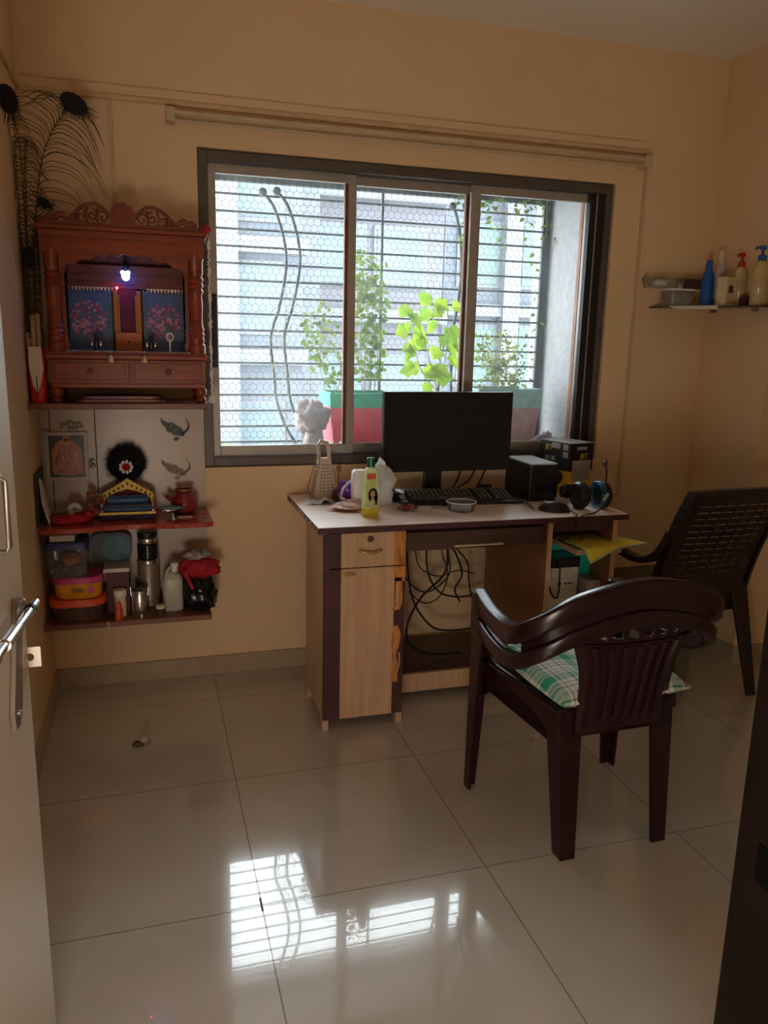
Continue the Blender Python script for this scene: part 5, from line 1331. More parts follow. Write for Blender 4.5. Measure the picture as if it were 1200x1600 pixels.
# keyboard, turned a little
kb = thing('keyboard', 'black computer keyboard with silver end in front of the monitor', 'keyboard', (1.575, -.252, ZD), radians(-4.6))
bm = NB()
KW, KD = .500, .178
loft(bm, [[(x, -KD/2, .000), (x, KD/2, .000), (x, KD/2, .034), (x, KD/2-.03, .036), (x, -KD/2+.03, .018), (x, -KD/2, .010)] for x in (-KW/2, KW/2)])
obj('case', bm, M['black'], kb, world=False, bevel=.003)
bm = NB()
for x in (-KW/2+.004,):
    loft(bm, [[(xx, -KD/2+.01, .012), (xx, KD/2-.02, .037), (xx, KD/2-.02, .039), (xx, -KD/2+.01, .0145)] for xx in (x, x+.020)])
obj('silver_end', bm, M['silver_p'], kb, world=False)
kmat = mat('key_plastic', (.055, .055, .058), .16, spec=1.0)
KR = random.Random(3)
nkey = 0
for r in range(5):
    y = -KD/2+.040+r*.0225
    zt_ = .0195+ (y+KD/2-.03)/(KD-.06)*.0185
    x = -KW/2+.036
    blocks = [14, 3, 4] if r else [5, 3, 4]
    for bi, nb_ in enumerate(blocks):
        tot = {0: .268, 1: .054, 2: .072}[bi]
        kw = tot/nb_
        for i in range(nb_):
            if nkey >= 99: break
            bm = NB()
            x0 = x+i*kw+.0012; x1 = x+(i+1)*kw-.0012
            loft(bm, [[(x0, y-.0098, zt_-.003), (x1, y-.0098, zt_-.003), (x1, y+.0098, zt_-.003), (x0, y+.0098, zt_-.003)], [(x0+.002, y-.008, zt_+.0055), (x1-.002, y-.008, zt_+.0055), (x1-.002, y+.008, zt_+.0065), (x0+.002, y+.008, zt_+.0065)]])
            xm_ = (x0+x1)/2-kw*.12; f_ = bm.faces.new([bm.verts.new(p) for p in ((xm_-.0030, y-.001, zt_+.0063), (xm_+.0030, y-.001, zt_+.0063), (xm_+.0030, y+.0045, zt_+.0067), (xm_-.0030, y+.0045, zt_+.0067))]); f_.material_index = 1  # pale mark on each key paints in its legend and a highlight
            obj('key', bm, [kmat, M['white_p']], kb, world=False); nkey += 1
        x += tot+.016
# black desktop box with silver top
up = thing('power_backup', 'black desktop box with silver top right of the monitor', 'box', (1.91, -.215, ZD))
obj('case', bx((1.852, -.330, ZD), (1.970, -.10, .902)), M['black'], up, bevel=.003)
obj('top_cover', bx((1.850, -.332, .902), (1.972, -.098, .908)), M['silver_p'], up, bevel=.001)
obj('badge', bx((1.895, -.3315, .772), (1.925, -.3298, .776)), M['silver_p'], up)
obj('front_panel', bx((1.862, -.3325, .760), (1.962, -.3298, .895)), M['black_g'], up, bevel=.001)
bm = NB(); lathe(bm, [(.004, -.008), (.028, -.006), (.033, .0), (.033, .012), (.028, .018), (.004, .018)], (2.005, -.262, .838), axis='y', seg=28)
bm2 = NB(); box(bm2, (1.995, -.262, ZD), (2.015, -.250, .81))
sp_ = thing('webcam', 'small round black webcam on a foot between the box and the printed carton', 'webcam', (2.015, -.24, ZD))
obj('disc', bm, M['black'], sp_, smooth=40); obj('stand', bm2, M['black'], sp_)
# printed carton, black over yellow
jx = thing('printed_carton', 'black and yellow printed carton at the right end of the desk', 'carton', (2.085, -.225, ZD), radians(14))
JW, JD, JH = .135, .185, .218
bm = NB(); box(bm, (0, 0, .100), (JW, JD, JH)); obj('black_body', bm, M['black'], jx, world=False)
bm = NB(); box(bm, (.0003, .0003, 0), (JW-.0003, JD-.0003, .100)); obj('yellow_base', bm, M['yellowc'], jx, world=False)
bm = NB(); box(bm, (.018, -.0012, .055), (JW-.012, .0, .145)); obj('grey_label', bm, mat('grey_box_label', (.34, .31, .28), .5), jx, world=False)
bm = NB(); box(bm, (.035, -.002, .015), (.095, -.0012, .050)); ml_ = obj('bar_label', bm, mat('amber_label', (.45, .25, .01), .5), jx, world=False)
bm = NB()
for i in range(6): box(bm, (.040+i*.009, -.0026, .018), (.044+i*.009, -.002, .046))
obj('bar_print', bm, M['black'], ml_, world=False)
RX = Matrix.Rotation(pi/2, 4, 'X')
text('lettering', 'JET', .030, M['yellowc'], jx, Matrix.Translation((.082, -.0008, .162)) @ RX)
LF = Matrix.Translation((-.0008, JD*.70, .190)) @ Matrix.Rotation(-pi/2, 4, 'Z') @ RX
text('lettering', 'JET', .032, M['yellowc'], jx, LF)
gpm = mat('carton_grey_print', (.30, .29, .27), .5)
for a_, b_ in (((.040, -.001, .190), (.098, 0, .203)), ((-.001, .012, .155), (0, .040, .180)), ((-.001, .012, .188), (0, .040, .212)), ((-.0008, .125, .135), (0, .150, .155)), ((-.0008, .088, .135), (0, .112, .155)), ((-.0012, .060, .190), (0, .110, .214))):
    obj('pale_patch', bx(a_, b_), gpm, jx, world=False)
bm = NB(); box(bm, (0, .0, JH), (JW, JD, JH+.0012)); obj('top_face', bm, M['greyboard'], jx, world=False)
# mouse
ms_ = thing('computer_mouse', 'black computer mouse at the right front of the desk', 'mouse', (1.868, -.512, ZD), radians(60))
bm = NB(); sphere(bm, (0, 0, .004), 1, s=(.033, .060, .034), u=24, v=14)
for v in bm.verts:
    if v.co.z < 0: v.co.z = 0
obj('shell', bm, M['black'], ms_, world=False, smooth=180)
bm = NB(); sphere(bm, (0, .032, .033), 1, s=(.004, .010, .006), u=10, v=8); obj('wheel', bm, M['silver_p'], ms_, world=False, smooth=180)
bm = NB(); tube(bm, spline([(1.905, -.540, .765), (1.912, -.58, .760), (1.905, -.622, .752), (1.885, -.640, .70), (1.862, -.60, .66)], 8), .0028, 8)
solo('cable', bm, M['cable'], 'thin black mouse cable dropping over the desk front edge', 'cable', (1.9, -.56, .76), smooth=60)
# headset lying on its side
hs = thing('headset', 'black gaming headset with blue rings and raised microphone', 'headset', (2.03, -.47, ZD))
bm = NB(); lathe(bm, [(.006, -.024), (.042, -.022), (.052, -.012), (.054, .006), (.046, .022), (.02, .026), (.006, .026)], (1.985, -.495, ZD+.0545), axis='x', seg=30); obj('ear_cup', bm, M['black'], hs, smooth=45)
bm = NB(); lathe(bm, [(.006, -.020), (.040, -.018), (.050, -.008), (.050, .014), (.040, .020), (.006, .022)], (2.088, -.490, ZD+.0515), axis='x', seg=30); obj('ear_cup', bm, M['black'], hs, smooth=45)
for x in (2.062, 2.074):
    bm = NB(); tube(bm, [(x, -.490+.049*cos(a), ZD+.0535+.049*sin(a)) for a in [2*pi*k_/28 for k_ in range(28)]], .0045, 8, closed=True); obj('blue_ring', bm, M['bluerim'], hs, smooth=60)
bm = NB()
hb = spline([(1.968, -.50, ZD+.085), (1.955, -.43, ZD+.070), (1.985, -.35, ZD+.036), (2.04, -.315, ZD+.020), (2.09, -.35, ZD+.036), (2.112, -.43, ZD+.070), (2.105, -.49, ZD+.085)], 8)
secs = []
for i, p in enumerate(hb):
    d = (hb[min(i+1, len(hb)-1)]-hb[max(0, i-1)]).normalized(); a_, b_ = frame_of(d)
    secs.append([p+a_*x+b_*z for x, z in ((-.006, -.014), (.006, -.014), (.006, .014), (-.006, .014))])
loft(bm, secs); obj('headband', bm, M['black'], hs, smooth=60)
bm = NB(); tube(bm, spline([(2.093, -.50, ZD+.10), (2.090, -.505, ZD+.14), (2.083, -.51, ZD+.165), (2.076, -.515, ZD+.175)], 6), .0038, 8); obj('boom_arm', bm, M['brown_dk'], hs, smooth=60)
bm = NB(); sphere(bm, (2.072, -.517, ZD+.180), .011, s=(1, 1, 1.4), u=12, v=8); obj('microphone', bm, M['brown_dk'], hs, smooth=180)
bm = NB(); tube(bm, [(2.060, -.545, ZD+.040), (2.082, -.540, ZD+.066)], .006, 10); obj('green_tab', bm, M['piping'], hs, smooth=60)
bm = NB(); tube(bm, spline([(2.062, -.545, ZD+.036), (2.030, -.57, ZD+.012), (1.985, -.60, ZD+.004), (1.955, -.610, ZD+.004), (1.915, -.622, ZD-.004), (1.880, -.63, .70), (1.850, -.59, .66)], 8), .0026, 8)
solo('cable', bm, M['cable'], 'thin black headset cable trailing over the desk front edge', 'cable', (2.06, -.54, ZD+.03), smooth=60)
bm = NB(); poly(bm, [(1.93, -.44, ZD+.0003), (2.05, -.46, ZD+.0003), (2.02, -.56, ZD+.0003), (1.945, -.55, ZD+.0003)], (0, 0, .0012)); solo('paper_slip', bm, M['paper'], 'white paper slip lying under the headset', 'paper', (1.99, -.5, ZD))
pn = thing('pen', 'silver and purple pen lying before the black desktop box', 'pen', (1.805, -.43, ZD))
bm = NB(); tube(bm, [(1.790, -.497, ZD+.006), (1.815, -.400, ZD+.006)], .0052, 10); obj('barrel', bm, M['steel'], pn, smooth=60)
bm = NB(); tube(bm, [(1.8155, -.399, ZD+.006), (1.823, -.370, ZD+.006)], .0056, 10); obj('cap', bm, mat('pen_purple', (.10, .08, .2), .3), pn, smooth=60)
# clear round tub
lt = thing('plastic_bowl', 'clear round plastic tub lying at the desk front', 'tub', (1.515, -.435, ZD))
bm = NB(); lathe(bm, [(.002, .0008), (.046, .0), (.050, .004), (.054, .030), (.058, .032), (.058, .036), (.053, .035), (.048, .006), (.002, .004)], (1.515, -.435, ZD), seg=36); obj('bowl', bm, M['clear'], lt, smooth=40)
bm = NB(); tube(bm, [(1.515+.057*cos(a), -.435+.057*sin(a), ZD+.035) for a in [2*pi*k_/40 for k_ in range(40)]], .0018, 6, closed=True); obj('rim', bm, M['white_p'], lt, smooth=60)
bm = NB(); poly(bm, [(x, y, ZD+.0003) for x, y in rrect(1.437, -.375, .050, .032, .006)], (0, 0, .006)); cdv = solo('card_reader', bm, M['silver_p'], 'small silver card reader left of the clear tub', 'gadget', (1.437, -.375, ZD), bevel=.001)
bm = NB(); tube(bm, [(1.468, -.355, ZD+.007), (1.490, -.348, ZD+.007)], .0066, 8); solo('usb_plug', bm, M['black'], 'short black plug beside the silver card reader', 'plug', (1.48, -.35, ZD), smooth=60)
rp = thing('candy_pack', 'open clear wrapper with dark red candies on the desk', 'packet', (1.315, -.400, ZD))
bm = NB(); blob(bm, (1.315, -.398, ZD+.010), (.038, .022, .012), .5, 17, 16, 10, floor=ZD); obj('wrapper', bm, M['clear'], rp, smooth=60)
bm = NB(); q = random.Random(12)
for i in range(9): sphere(bm, (1.315+q.uniform(-.022, .022), -.408+q.uniform(-.012, .010), ZD+.009+q.uniform(0, .010)), .0075, u=8, v=6)
obj('candies', bm, mat('dark_red_candy', (.30, .008, .015), .2), rp, smooth=60)
# hair-oil bottle
ob = thing('oil_bottle', 'hair oil bottle with green cap and lime label on the desk', 'bottle', (1.146, -.470, ZD))
OX, OY = 1.146, -.470
prof = [(0, .058, .034), (.004, .062, .037), (.10, .062, .036), (.150, .052, .030), (.170, .046, .026), (.178, .034, .024), (.181, .018, .018)]
bm = NB(); loft(bm, [[(x, y, ZD+h) for x, y in rrect(OX, OY, a_, b_, min(b_*.49, .014))] for h, a_, b_ in ((.036, .0622, .0368),)+tuple(p for p in prof if p[0] > .05)]); obj('body', bm, M['bottle'], ob, smooth=40)
bm = NB(); loft(bm, [[(x, y, ZD+h) for x, y in rrect(OX, OY, a_, b_, .014)] for h, a_, b_ in ((0, .058, .034), (.004, .062, .037), (.036, .0622, .0368))]); obj('oil_base', bm, M['oil'], ob, smooth=40)
bm = NB(); lathe(bm, [(.013, .181), (.015, .182), (.0155, .212), (.013, .215)], (OX, OY, ZD), seg=20); obj('cap', bm, M['greencap'], ob, smooth=40)
def lab(pts, d=.0008, y=-.0190): return [(OX+x, OY+y, ZD+z) for x, z in pts]
bm = NB(); poly(bm, lab([(-.026, .040), (.020, .040), (.016, .130), (-.014, .150), (-.022, .12)]), (0, -.0008, 0)); lbo = obj('label', bm, M['labelg'], ob)
bm = NB(); poly(bm, lab([(-.020, .140), (.014, .140), (.014, .160), (-.018, .160)], y=-.0170), (0, -.0030, 0)); obj('red_tab', bm, mat('orange_red_label', (.62, .10, .05), .35), lbo)
bm = NB(); poly(bm, lab([(.004+.018*cos(a), .080+.028*sin(a)) for a in [2*pi*k_/20 for k_ in range(20)]]+[], y=-.0199), (0, -.0006, 0)); poly(bm, lab([(.010, .082), (.022, .075), (.020, .045), (.010, .048)], y=-.0199), (0, -.0006, 0)); obj('portrait_hair', bm, M['hair'], lbo)
bm = NB(); poly(bm, lab([(.003+.008*cos(a), .086+.012*sin(a)) for a in [2*pi*k_/16 for k_ in range(16)]], y=-.0206), (0, -.0005, 0)); poly(bm, lab([(.0, .075), (.006, .075), (.014, .050), (.004, .048)], y=-.0206), (0, -.0005, 0)); obj('portrait_face', bm, M['skin'], lbo)
bm = NB(); poly(bm, lab([(-.012, .046), (.0, .070), (.004, .050), (.002, .042)], y=-.0206), (0, -.0005, 0)); obj('portrait_dress', bm, mat('pale_green_print', (.50, .60, .40), .4), lbo)
# white bags
bm = NB(); blob(bm, (1.225, -.270, ZD+.070), (.072, .055, .080), .30, 6, 28, 20, floor=ZD)
poly(bm, [(1.210, -.285, ZD+.12), (1.238, -.275, ZD+.185), (1.262, -.265, ZD+.165), (1.272, -.26, ZD+.11)], (0, .012, .0))
solo('poly_bag', bm, M['polybag'], 'crumpled white plastic bag right behind the oil bottle', 'bag', (1.225, -.27, ZD), smooth=180)
bm = NB(); loft(bm, [[(x, y, z) for x, y in rrect(1.150, -.290, w_, d_, .012)] for z, w_, d_ in ((ZD, .052, .05), (ZD+.095, .056, .054), (ZD+.135, .052, .05), (ZD+.142, .040, .04))])
solo('white_carton', bm, M['white_p'], 'small upright white tub between the purple foil and the poly bag', 'tub', (1.150, -.29, ZD), smooth=40)
# grater
gx = thing('box_grater', 'beige plastic box grater with a top handle on the desk', 'grater', (1.052, -.115, ZD), radians(8))
bm = NB()
loft(bm, [[(x, y, z) for x, y in rrect(0, 0, w_, d_, .006)] for z, w_, d_ in ((.0, .098, .064), (.165, .050, .036))]); obj('body', bm, M['beige_p'], gx, world=False, smooth=30)
bm = NB(); tube(bm, [(-.022, 0, .16), (-.024, 0, .215), (-.016, 0, .232), (.014, 0, .222), (.020, 0, .205), (.022, 0, .16)], .0085, 10); obj('handle', bm, M['beige_p'], gx, world=False, smooth=60)
bm = NB()
for rr in range(9):
    for cc in range(4):
        z = .035+rr*.013; hw = .5*(.098-(.048)*z/.165)-.010; hd = .5*(.064-.028*z/.165)
        x = -hw+ (cc+.5)*2*hw/4
        box(bm, (x-.0035, -hd-.0012, z-.0016), (x+.0035, -hd+.001, z+.0016))
        y = -hd+.008+(cc+.5)*(2*hd-.016)/4; hx = .5*(.098-.048*z/.165)
        box(bm, (-hx-.0012, y-.002, z-.0016), (-hx+.001, y+.002, z+.0016))
obj('grating_holes', bm, M['brown_dk'], gx, world=False)
bm = NB(); tube(bm, spline([(-.056, -.02, .002), (-.052, -.03, .06), (-.038, -.035, .12), (-.026, -.02, .18)], 5), .002, 6); tube(bm, [(-.058, -.02, .003), (-.062, .02, .04), (-.03, .02, .15)], .0018, 6); obj('wire_guard', bm, M['steel_d'], gx, world=False, smooth=60)
br = thing('carved_stick', 'brown wooden stick with carved knob leaning by the grater', 'stick', (1.105, -.16, ZD))
bm = NB(); tube(bm, [(1.100, -.165, ZD+.02), (1.110, -.125, ZD+.105)], .0045, 10, r1=.004); obj('stick', bm, M['brush'], br, smooth=60)
bm = NB(); sphere(bm, (1.112, -.118, ZD+.122), .012, s=(.85, .85, 1.5), u=14, v=10); obj('knob', bm, M['brush'], br, smooth=180)
bm = NB(); blob(bm, (1.097, -.172, ZD+.020), (.024, .024, .026), .35, 4, 16, 10, floor=ZD); obj('foot', bm, mat('dark_brown_lump', (.12, .055, .025), .6), br, smooth=180)
bm = NB(); blob(bm, (1.128, -.225, ZD+.040), (.042, .03, .050), .45, 9, 22, 14, floor=ZD); pp = solo('purple_foil', bm, M['purple'], 'purple foil packet with torn silver edge on the desk', 'packet', (1.128, -.225, ZD), smooth=60)
bm = NB()
tube(bm, spline([(1.090, -.245, ZD+.018), (1.095, -.255, ZD+.060), (1.112, -.262, ZD+.085), (1.128, -.258, ZD+.094)], 6), .005, 6); tube(bm, spline([(1.088, -.25, ZD+.03), (1.100, -.262, ZD+.022), (1.108, -.262, ZD+.01)], 5), .006, 6); obj('torn_edge', bm, M['paperg'], pp, smooth=60)
bm = NB(); blob(bm, (1.105, -.345, ZD+.012), (.072, .040, .014), .5, 22, 28, 14, floor=ZD); blob(bm, (1.135, -.31, ZD+.022), (.034, .022, .016), .5, 25, 16, 10, floor=ZD)
solo('wafer_wrapper', bm, M['pinkwrap'], 'pale pink open food wrapper lying in front of the purple foil', 'wrapper', (1.11, -.34, ZD), smooth=60)
bm = NB(); q = random.Random(15)
gg = [[bm.verts.new((.955+.115*i/8+.03*(j/6), -.235+.17*j/6+q.uniform(-.004, .004), ZD+.0008+q.uniform(0, .006)+(.012 if i in (5, 6) and j < 3 else 0))) for j in range(7)] for i in range(9)]
for i in range(8):
    for j in range(6): bm.faces.new((gg[i][j], gg[i+1][j], gg[i+1][j+1], gg[i][j+1]))
solo('crumpled_sheet', bm, M['paperg'], 'shiny white crumpled sheet at the left end of the desk', 'sheet', (1.0, -.16, ZD), solid=.0008)
solo('black_adapter', bx((1.262, -.235, ZD), (1.345, -.178, ZD+.034)), M['black'], 'flat black adapter box behind the poly bag', 'adapter', (1.30, -.2, ZD), bevel=.004)
bm = NB(); box(bm, (1.742, -.085, ZD), (1.800, -.05, ZD+.028)); solo('small_hub', bm, M['black'], 'small black hub under the right side of the monitor', 'hub', (1.77, -.07, ZD), bevel=.003)
MC = [([(1.66, -.08, .87), (1.655, -.05, .81), (1.64, -.03, .765), (1.60, -.02, .757)], 'left of three black cables hanging behind the monitor'),
      ([(1.725, -.08, .87), (1.72, -.05, .82), (1.695, -.03, .78), (1.66, -.02, .758)], 'middle of three black cables hanging behind the monitor'),
      ([(1.785, -.08, .87), (1.78, -.04, .83), (1.768, -.03, .79), (1.75, -.025, .757)], 'right of three black cables hanging behind the monitor')]
for pts, lb in MC:
    bm = NB(); tube(bm, spline(pts, 6), .0036, 8); solo('cable', bm, M['cable'], lb, 'cable', pts[0], group='monitor cables', smooth=60)

# ------------------------------------------------------------------ chairs
def rail(bm, path, w_, h_, tilt=None):
    P = spline(path, 6); secs = []
    n = len(P)
    for i, p in enumerate(P):
        d = (P[min(i+1, n-1)]-P[max(0, i-1)]); d.z = 0; d.normalize()
        s = Vector((d.y, -d.x, 0))
        secs.append([p+s*x+Vector((0, 0, z)) for x, z in rrect(0, -h_/2, w_, h_, min(w_, h_)*.26, 3)])
    loft(bm, secs)
def lleg(bm, top, bot, wt, wb, th, sx, sy):
    """angle-section leg: two flanges meeting at the outer corner; sx, sy point outwards."""
    secs = []
    for t in (0, .25, .5, .75, 1):
        p = Vector(top).lerp(Vector(bot), t); w_ = wt+(wb-wt)*t; t2 = th
        o = [(0, 0), (-w_, 0), (-w_, -t2), (-t2, -t2), (-t2, -w_), (0, -w_)]
        secs.append([(p.x+sx*u, p.y+sy*v, p.z) for u, v in o])
    loft(bm, secs)

c1 = thing('armchair', 'dark maroon plastic armchair with fan shaped back in front of the desk', 'chair', (1.578, -1.270, 0), radians(1.5))
def C(name, bm, **k): return obj(name, bm, M['maroon'], c1, world=False, **k)
# seat
bm = NB()
so = [(-.215, .205), (.215, .205), (.222, .15), (.185, -.175), (-.185, -.175), (-.222, .15)]
loft(bm, [[(x*.98, y, .405) for x, y in so], [(x, y, .425) for x, y in so], [(x*.97, y*.97, .432) for x, y in so]]); C('seat', bm, bevel=.004)
# side and front aprons with arched underside
for s in (-1, 1):
    bm = NB(); top = [(s*.232, .19, .425), (s*.178, -.17, .425)]
    pts = []
    for k_ in range(13):
        t = k_/12; x = s*(.232+(.178-.232)*t); y = .19-.36*t; pts.append((x, y, .385-.075*abs(2*t-1)**2.2))
    poly(bm, [top[0]]+pts+[top[1]], (-s*.008, 0, 0)); bmesh.ops.triangulate(bm, faces=[f for f in bm.faces if len(f.verts) > 4]); C('apron', bm)
bm = NB(); pts = [(-.215+.43*k_/12, .204, .385-.05*abs(2*k_/12-1)**2.2) for k_ in range(13)]
poly(bm, [(-.215, .204, .425)]+pts+[(.215, .204, .425)], (0, -.008, 0)); bmesh.ops.triangulate(bm, faces=[f for f in bm.faces if len(f.verts) > 4]); C('apron', bm)
bm = NB(); pts = [(-.165+.33*k_/12, -.180, .362-.022*abs(2*k_/12-1)**2) for k_ in range(13)]
poly(bm, [(-.165, -.180, .425)]+pts+[(.165, -.180, .425)], (0, .008, 0)); bmesh.ops.triangulate(bm, faces=[f for f in bm.faces if len(f.verts) > 4]); C('apron', bm)
# legs
for s in (-1, 1):
    bm = NB(); lleg(bm, (s*.262, .222, .560), (s*.268, .215, 0), .070, .036, .010, s, 1); C('leg', bm, bevel=.002)
    bm = NB(); lleg(bm, (s*.182, -.172, .425), (s*.170, -.214, 0), .074, .046, .012, s, -1); C('leg', bm, bevel=.002)
# twin rails: arms sweeping up and round into the back
def path(dz, dx, dy):
    return [(-.238+dx*.2, .222, .648-dz), (-.262+dx*.3, .10, .640-dz), (-.278+dx*.4, -.03, .641-dz), (-.290+dx, -.130, .668-dz), (-.272+dx, -.195, .712-dz), (-.180+dx, -.235, .770-dz), (0, -.250+dy, .803-dz),
            (.180-dx, -.235, .770-dz), (.272-dx, -.195, .712-dz), (.290-dx, -.130, .668-dz), (.278-dx*.4, -.03, .641-dz), (.262-dx*.3, .10, .640-dz), (.238-dx*.2, .222, .648-dz)]
bm = NB(); rail(bm, path(0, 0, 0), .040, .058); C('upper_rail', bm, smooth=40)
bm = NB(); rail(bm, path(.082, .010, .004), .034, .048); C('lower_rail', bm, smooth=40)
bm = NB(); secs = []
for p in spline(path(.040, .012, .006)[3:10], 6):
    secs.append([(p.x, p.y+.010, p.z+.012), (p.x, p.y-.008, p.z+.012), (p.x, p.y-.008, p.z-.060), (p.x, p.y+.010, p.z-.060)])
loft(bm, secs); C('back_top', bm, smooth=40)
for s in (-1, 1):
    bm = NB(); loft(bm, [[(s*.262, .236, z), (s*.216, .240, z), (s*.222, .196, z), (s*.262, .190, z)] for z in (.50, .60, .640)]); C('arm_front', bm, bevel=.004)
# back sheet with raised ribs and a row of oval holes
def backpt(u, v, out=0.0):
    hw = .138+.010*v+.075*max(0, v-.45)**1.4*2.2
    z = .352+.362*v
    y = -.184-.060*v-.012*(1-u*u)*v+.030*abs(u)**2.2*v - out
    return (u*hw, y, z)
ucuts = sorted(set([-1, 1, -.82, .82]+[c+d for c in (-.60, -.36, -.12, .12, .36, .60) for d in (-.075, .075)]))
vcuts = [0, .06, .12, .25, .4, .55, .68, .76, .80, .90, .95, 1.0]
bm = NB(); V = [[bm.verts.new(backpt(u, v)) for v in vcuts] for u in ucuts]
for i in range(len(ucuts)-1):
    for j in range(len(vcuts)-1):
        um = (ucuts[i]+ucuts[i+1])/2
        if vcuts[j] == .80 and any(abs(um-c) < .07 for c in (-.60, -.36, -.12, .12, .36, .60)): continue
        bm.faces.new((V[i][j], V[i+1][j], V[i+1][j+1], V[i][j+1]))
C('back_sheet', bm, solid=.007, smooth=40)
for c_ in (-.70, -.467, -.233, 0, .233, .467, .70):
    bm = NB(); secs = []
    for k_ in range(9):
        v = .10+.64*k_/8
        a_ = Vector(backpt(c_-.062, v, .003)); m_ = Vector(backpt(c_, v, .016)); b_ = Vector(backpt(c_+.062, v, .003))
        a2 = Vector(backpt(c_-.075, v, -.004)); b2 = Vector(backpt(c_+.075, v, -.004))
        secs.append([a2, a_, m_, b_, b2])
    loft(bm, secs); C('back_rib', bm, smooth=50)
bm = NB()
secs = []
for k_ in range(17):
    u = -1+2*k_/16; secs.append([Vector(backpt(u, .775, .0))+Vector((0, 0, 0)), Vector(backpt(u, .765, .010)), Vector(backpt(u, .748, .010)), Vector(backpt(u, .74, .0))])
loft(bm, secs); C('back_band', bm, smooth=50)
# cushion
cu = thing('seat_cushion', 'green and white plaid cushion on the maroon chair', 'cushion', (1.585, -1.270, .4325), radians(1.5))
bm = NB(); nu = 22; top_ = []; bot_ = []
q = random.Random(2)
from mathutils import noise as _n
for i in range(nu+1):
    rt, rb_ = [], []
    for j in range(nu+1):
        u, v = 2*i/nu-1, 2*j/nu-1
        ex = .205*(1-.05*abs(v)**2); ey = .200*(1-.05*abs(u)**2)
        x, y = u*ex, v*ey-.002
        if u > .8 and v < -.4: x += .020*(u-.8)/.2*(-v-.4)/.6
        h = max(0, (1-abs(u)**8))*max(0, (1-abs(v)**8))
        wob = .010*_n.noise(Vector((x*14, y*9, 0)))
        rt.append(bm.verts.new((x, y, .024+.034*h**.45+wob*h))); rb_.append(bm.verts.new((x, y, .018-.0178*h**.25)))
    top_.append(rt); bot_.append(rb_)
for i in range(nu):
    for j in range(nu):
        bm.faces.new((top_[i][j], top_[i+1][j], top_[i+1][j+1], top_[i][j+1])); bm.faces.new((bot_[i][j], bot_[i][j+1], bot_[i+1][j+1], bot_[i+1][j]))
for i in range(nu):
    for a, b, c, d in ((top_[i][0], top_[i+1][0], bot_[i+1][0], bot_[i][0]), (top_[i][nu], top_[i+1][nu], bot_[i+1][nu], bot_[i][nu]), (top_[0][i], top_[0][i+1], bot_[0][i+1], bot_[0][i]), (top_[nu][i], top_[nu][i+1], bot_[nu][i+1], bot_[nu][i])):
        bm.faces.new((a, b, c, d))
obj('cover', bm, M['plaid'], cu, world=False, smooth=70)

c2 = thing('armchair', 'dark brown plastic armchair with slotted back beside the right wall', 'chair', (2.494, -.485, 0), radians(1.5))
def D(name, bm, **k): return obj(name, bm, M['choc'], c2, world=False, **k)
bm = NB(); loft(bm, [[(x, y, z) for x, y in rrect(0, .055, .46*k_, .40*k_, .04)] for z, k_ in ((.395, .97), (.412, 1), (.420, .98))]); D('seat', bm, smooth=40)
def back2(u, v):
    hw = .214+.004*v
    return Vector((u*hw, -.120-.085*v-.105*v*v-.034*(1-u*u)*(.5+.5*v), .385+.490*v-.010*abs(u)**3*v))
us_ = [-1, -.86]; slot_u = []
for k_ in range(7):
    a0 = -.83+k_*.2371; us_ += [a0+.02, a0+.222]; slot_u.append(a0+.121)
us_ += [.86, 1]; us_ = sorted(set(us_))
vs2 = [0, .10, .20]; slot_v = []
for k_ in range(12):
    b0 = .245+k_*.0555; vs2 += [b0, b0+.0145]; slot_v.append(b0+.00725)
vs2 += [.95, 1.0]
bm = NB(); V = [[bm.verts.new(back2(u, v)) for v in vs2] for u in us_]
for i in range(len(us_)-1):
    for j in range(len(vs2)-1):
        um = (us_[i]+us_[i+1])/2; vm = (vs2[j]+vs2[j+1])/2
        if any(abs(um-s_) < .05 for s_ in slot_u) and any(abs(vm-s_) < .004 for s_ in slot_v): continue
        bm.faces.new((V[i][j], V[i+1][j], V[i+1][j+1], V[i][j+1]))
D('backrest', bm, solid=.006, smooth=50)
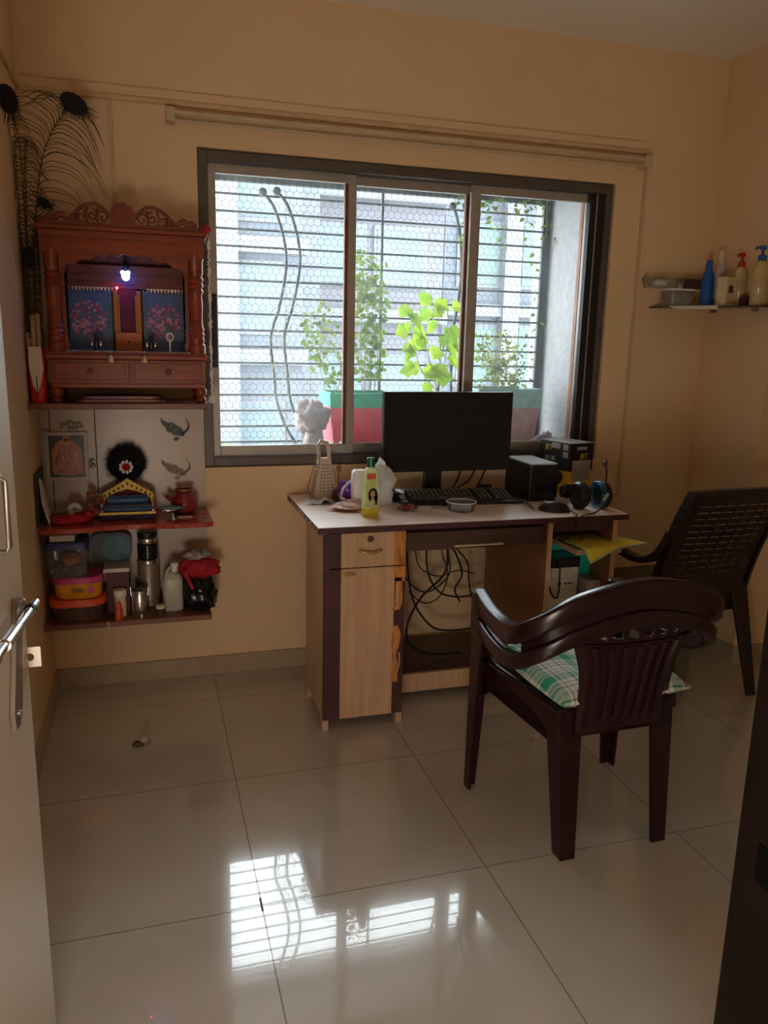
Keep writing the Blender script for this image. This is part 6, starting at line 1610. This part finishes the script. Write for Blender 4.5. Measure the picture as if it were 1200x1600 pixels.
for s in (-1, 1):
    bm = NB(); secs = []
    for k_ in range(13):
        v = k_/12; p = back2(s, v); secs.append([p+Vector((-.006*s, -.012, 0)), p+Vector((.010*s, -.010, 0)), p+Vector((.012*s, .034, 0)), p+Vector((.004*s, .038, 0)), p+Vector((-.002*s, 0, 0))])
    loft(bm, secs); D('side_frame', bm, smooth=50)
    for k_ in range(6):
        p = back2(s, .52+.085*k_); D('side_ridge', bx((p.x+s*.010-.005, p.y-.008, p.z-.002), (p.x+s*.010+.005, p.y+.038, p.z+.0025)))
    bm = NB(); secs = []
    AP = spline([(s*.222, -.180, .690), (s*.224, -.150, .632), (s*.232, -.115, .588), (s*.246, -.070, .566), (s*.264, -.025, .566), (s*.280, .010, .578)], 6)
    for i, p in enumerate(AP):
        d = (AP[min(i+1, len(AP)-1)]-AP[max(0, i-1)]).normalized(); nrm = Vector((0, -d.z, d.y)).normalized()
        secs.append([p+Vector((x, 0, 0))+nrm*z for x, z in rrect(0, -.014, .044, .028, .008, 2)])
    loft(bm, secs); D('arm', bm, smooth=50)
    bm = NB(); lleg(bm, (s*.236, .245, .412), (s*.300, .268, 0), .060, .036, .010, s, 1); D('leg', bm, bevel=.002)
    bm = NB(); lleg(bm, (s*.222, -.128, .470), (s*.216, -.262, 0), .085, .044, .012, s, -1); D('leg', bm, bevel=.002)
    bm = NB(); pts = []
    for k_ in range(13):
        t = k_/12; pts.append((s*.226, .24-.36*t, .370-.06*abs(2*t-1)**2.2))
    poly(bm, [(s*.226, .24, .410)]+pts+[(s*.226, -.12, .410)], (-s*.008, 0, 0)); bmesh.ops.triangulate(bm, faces=[f for f in bm.faces if len(f.verts) > 4]); D('apron', bm)
bm = NB(); secs = []
for k_ in range(17):
    p = back2(-1+2*k_/16, 1.0); secs.append([p+Vector((0, -.010, -.014)), p+Vector((0, -.012, .004)), p+Vector((0, .012, .006)), p+Vector((0, .028, -.002)), p+Vector((0, .010, -.010))])
loft(bm, secs); D('top_rail', bm, smooth=50)
bm = NB(); secs = []
for k_ in range(17):
    p = back2(-1+2*k_/16, 0); secs.append([p+Vector((0, -.006, -.055)), p+Vector((0, -.006, .02)), p+Vector((0, .006, .02)), p+Vector((0, .006, -.045))])
loft(bm, secs); D('rear_apron', bm, smooth=50)
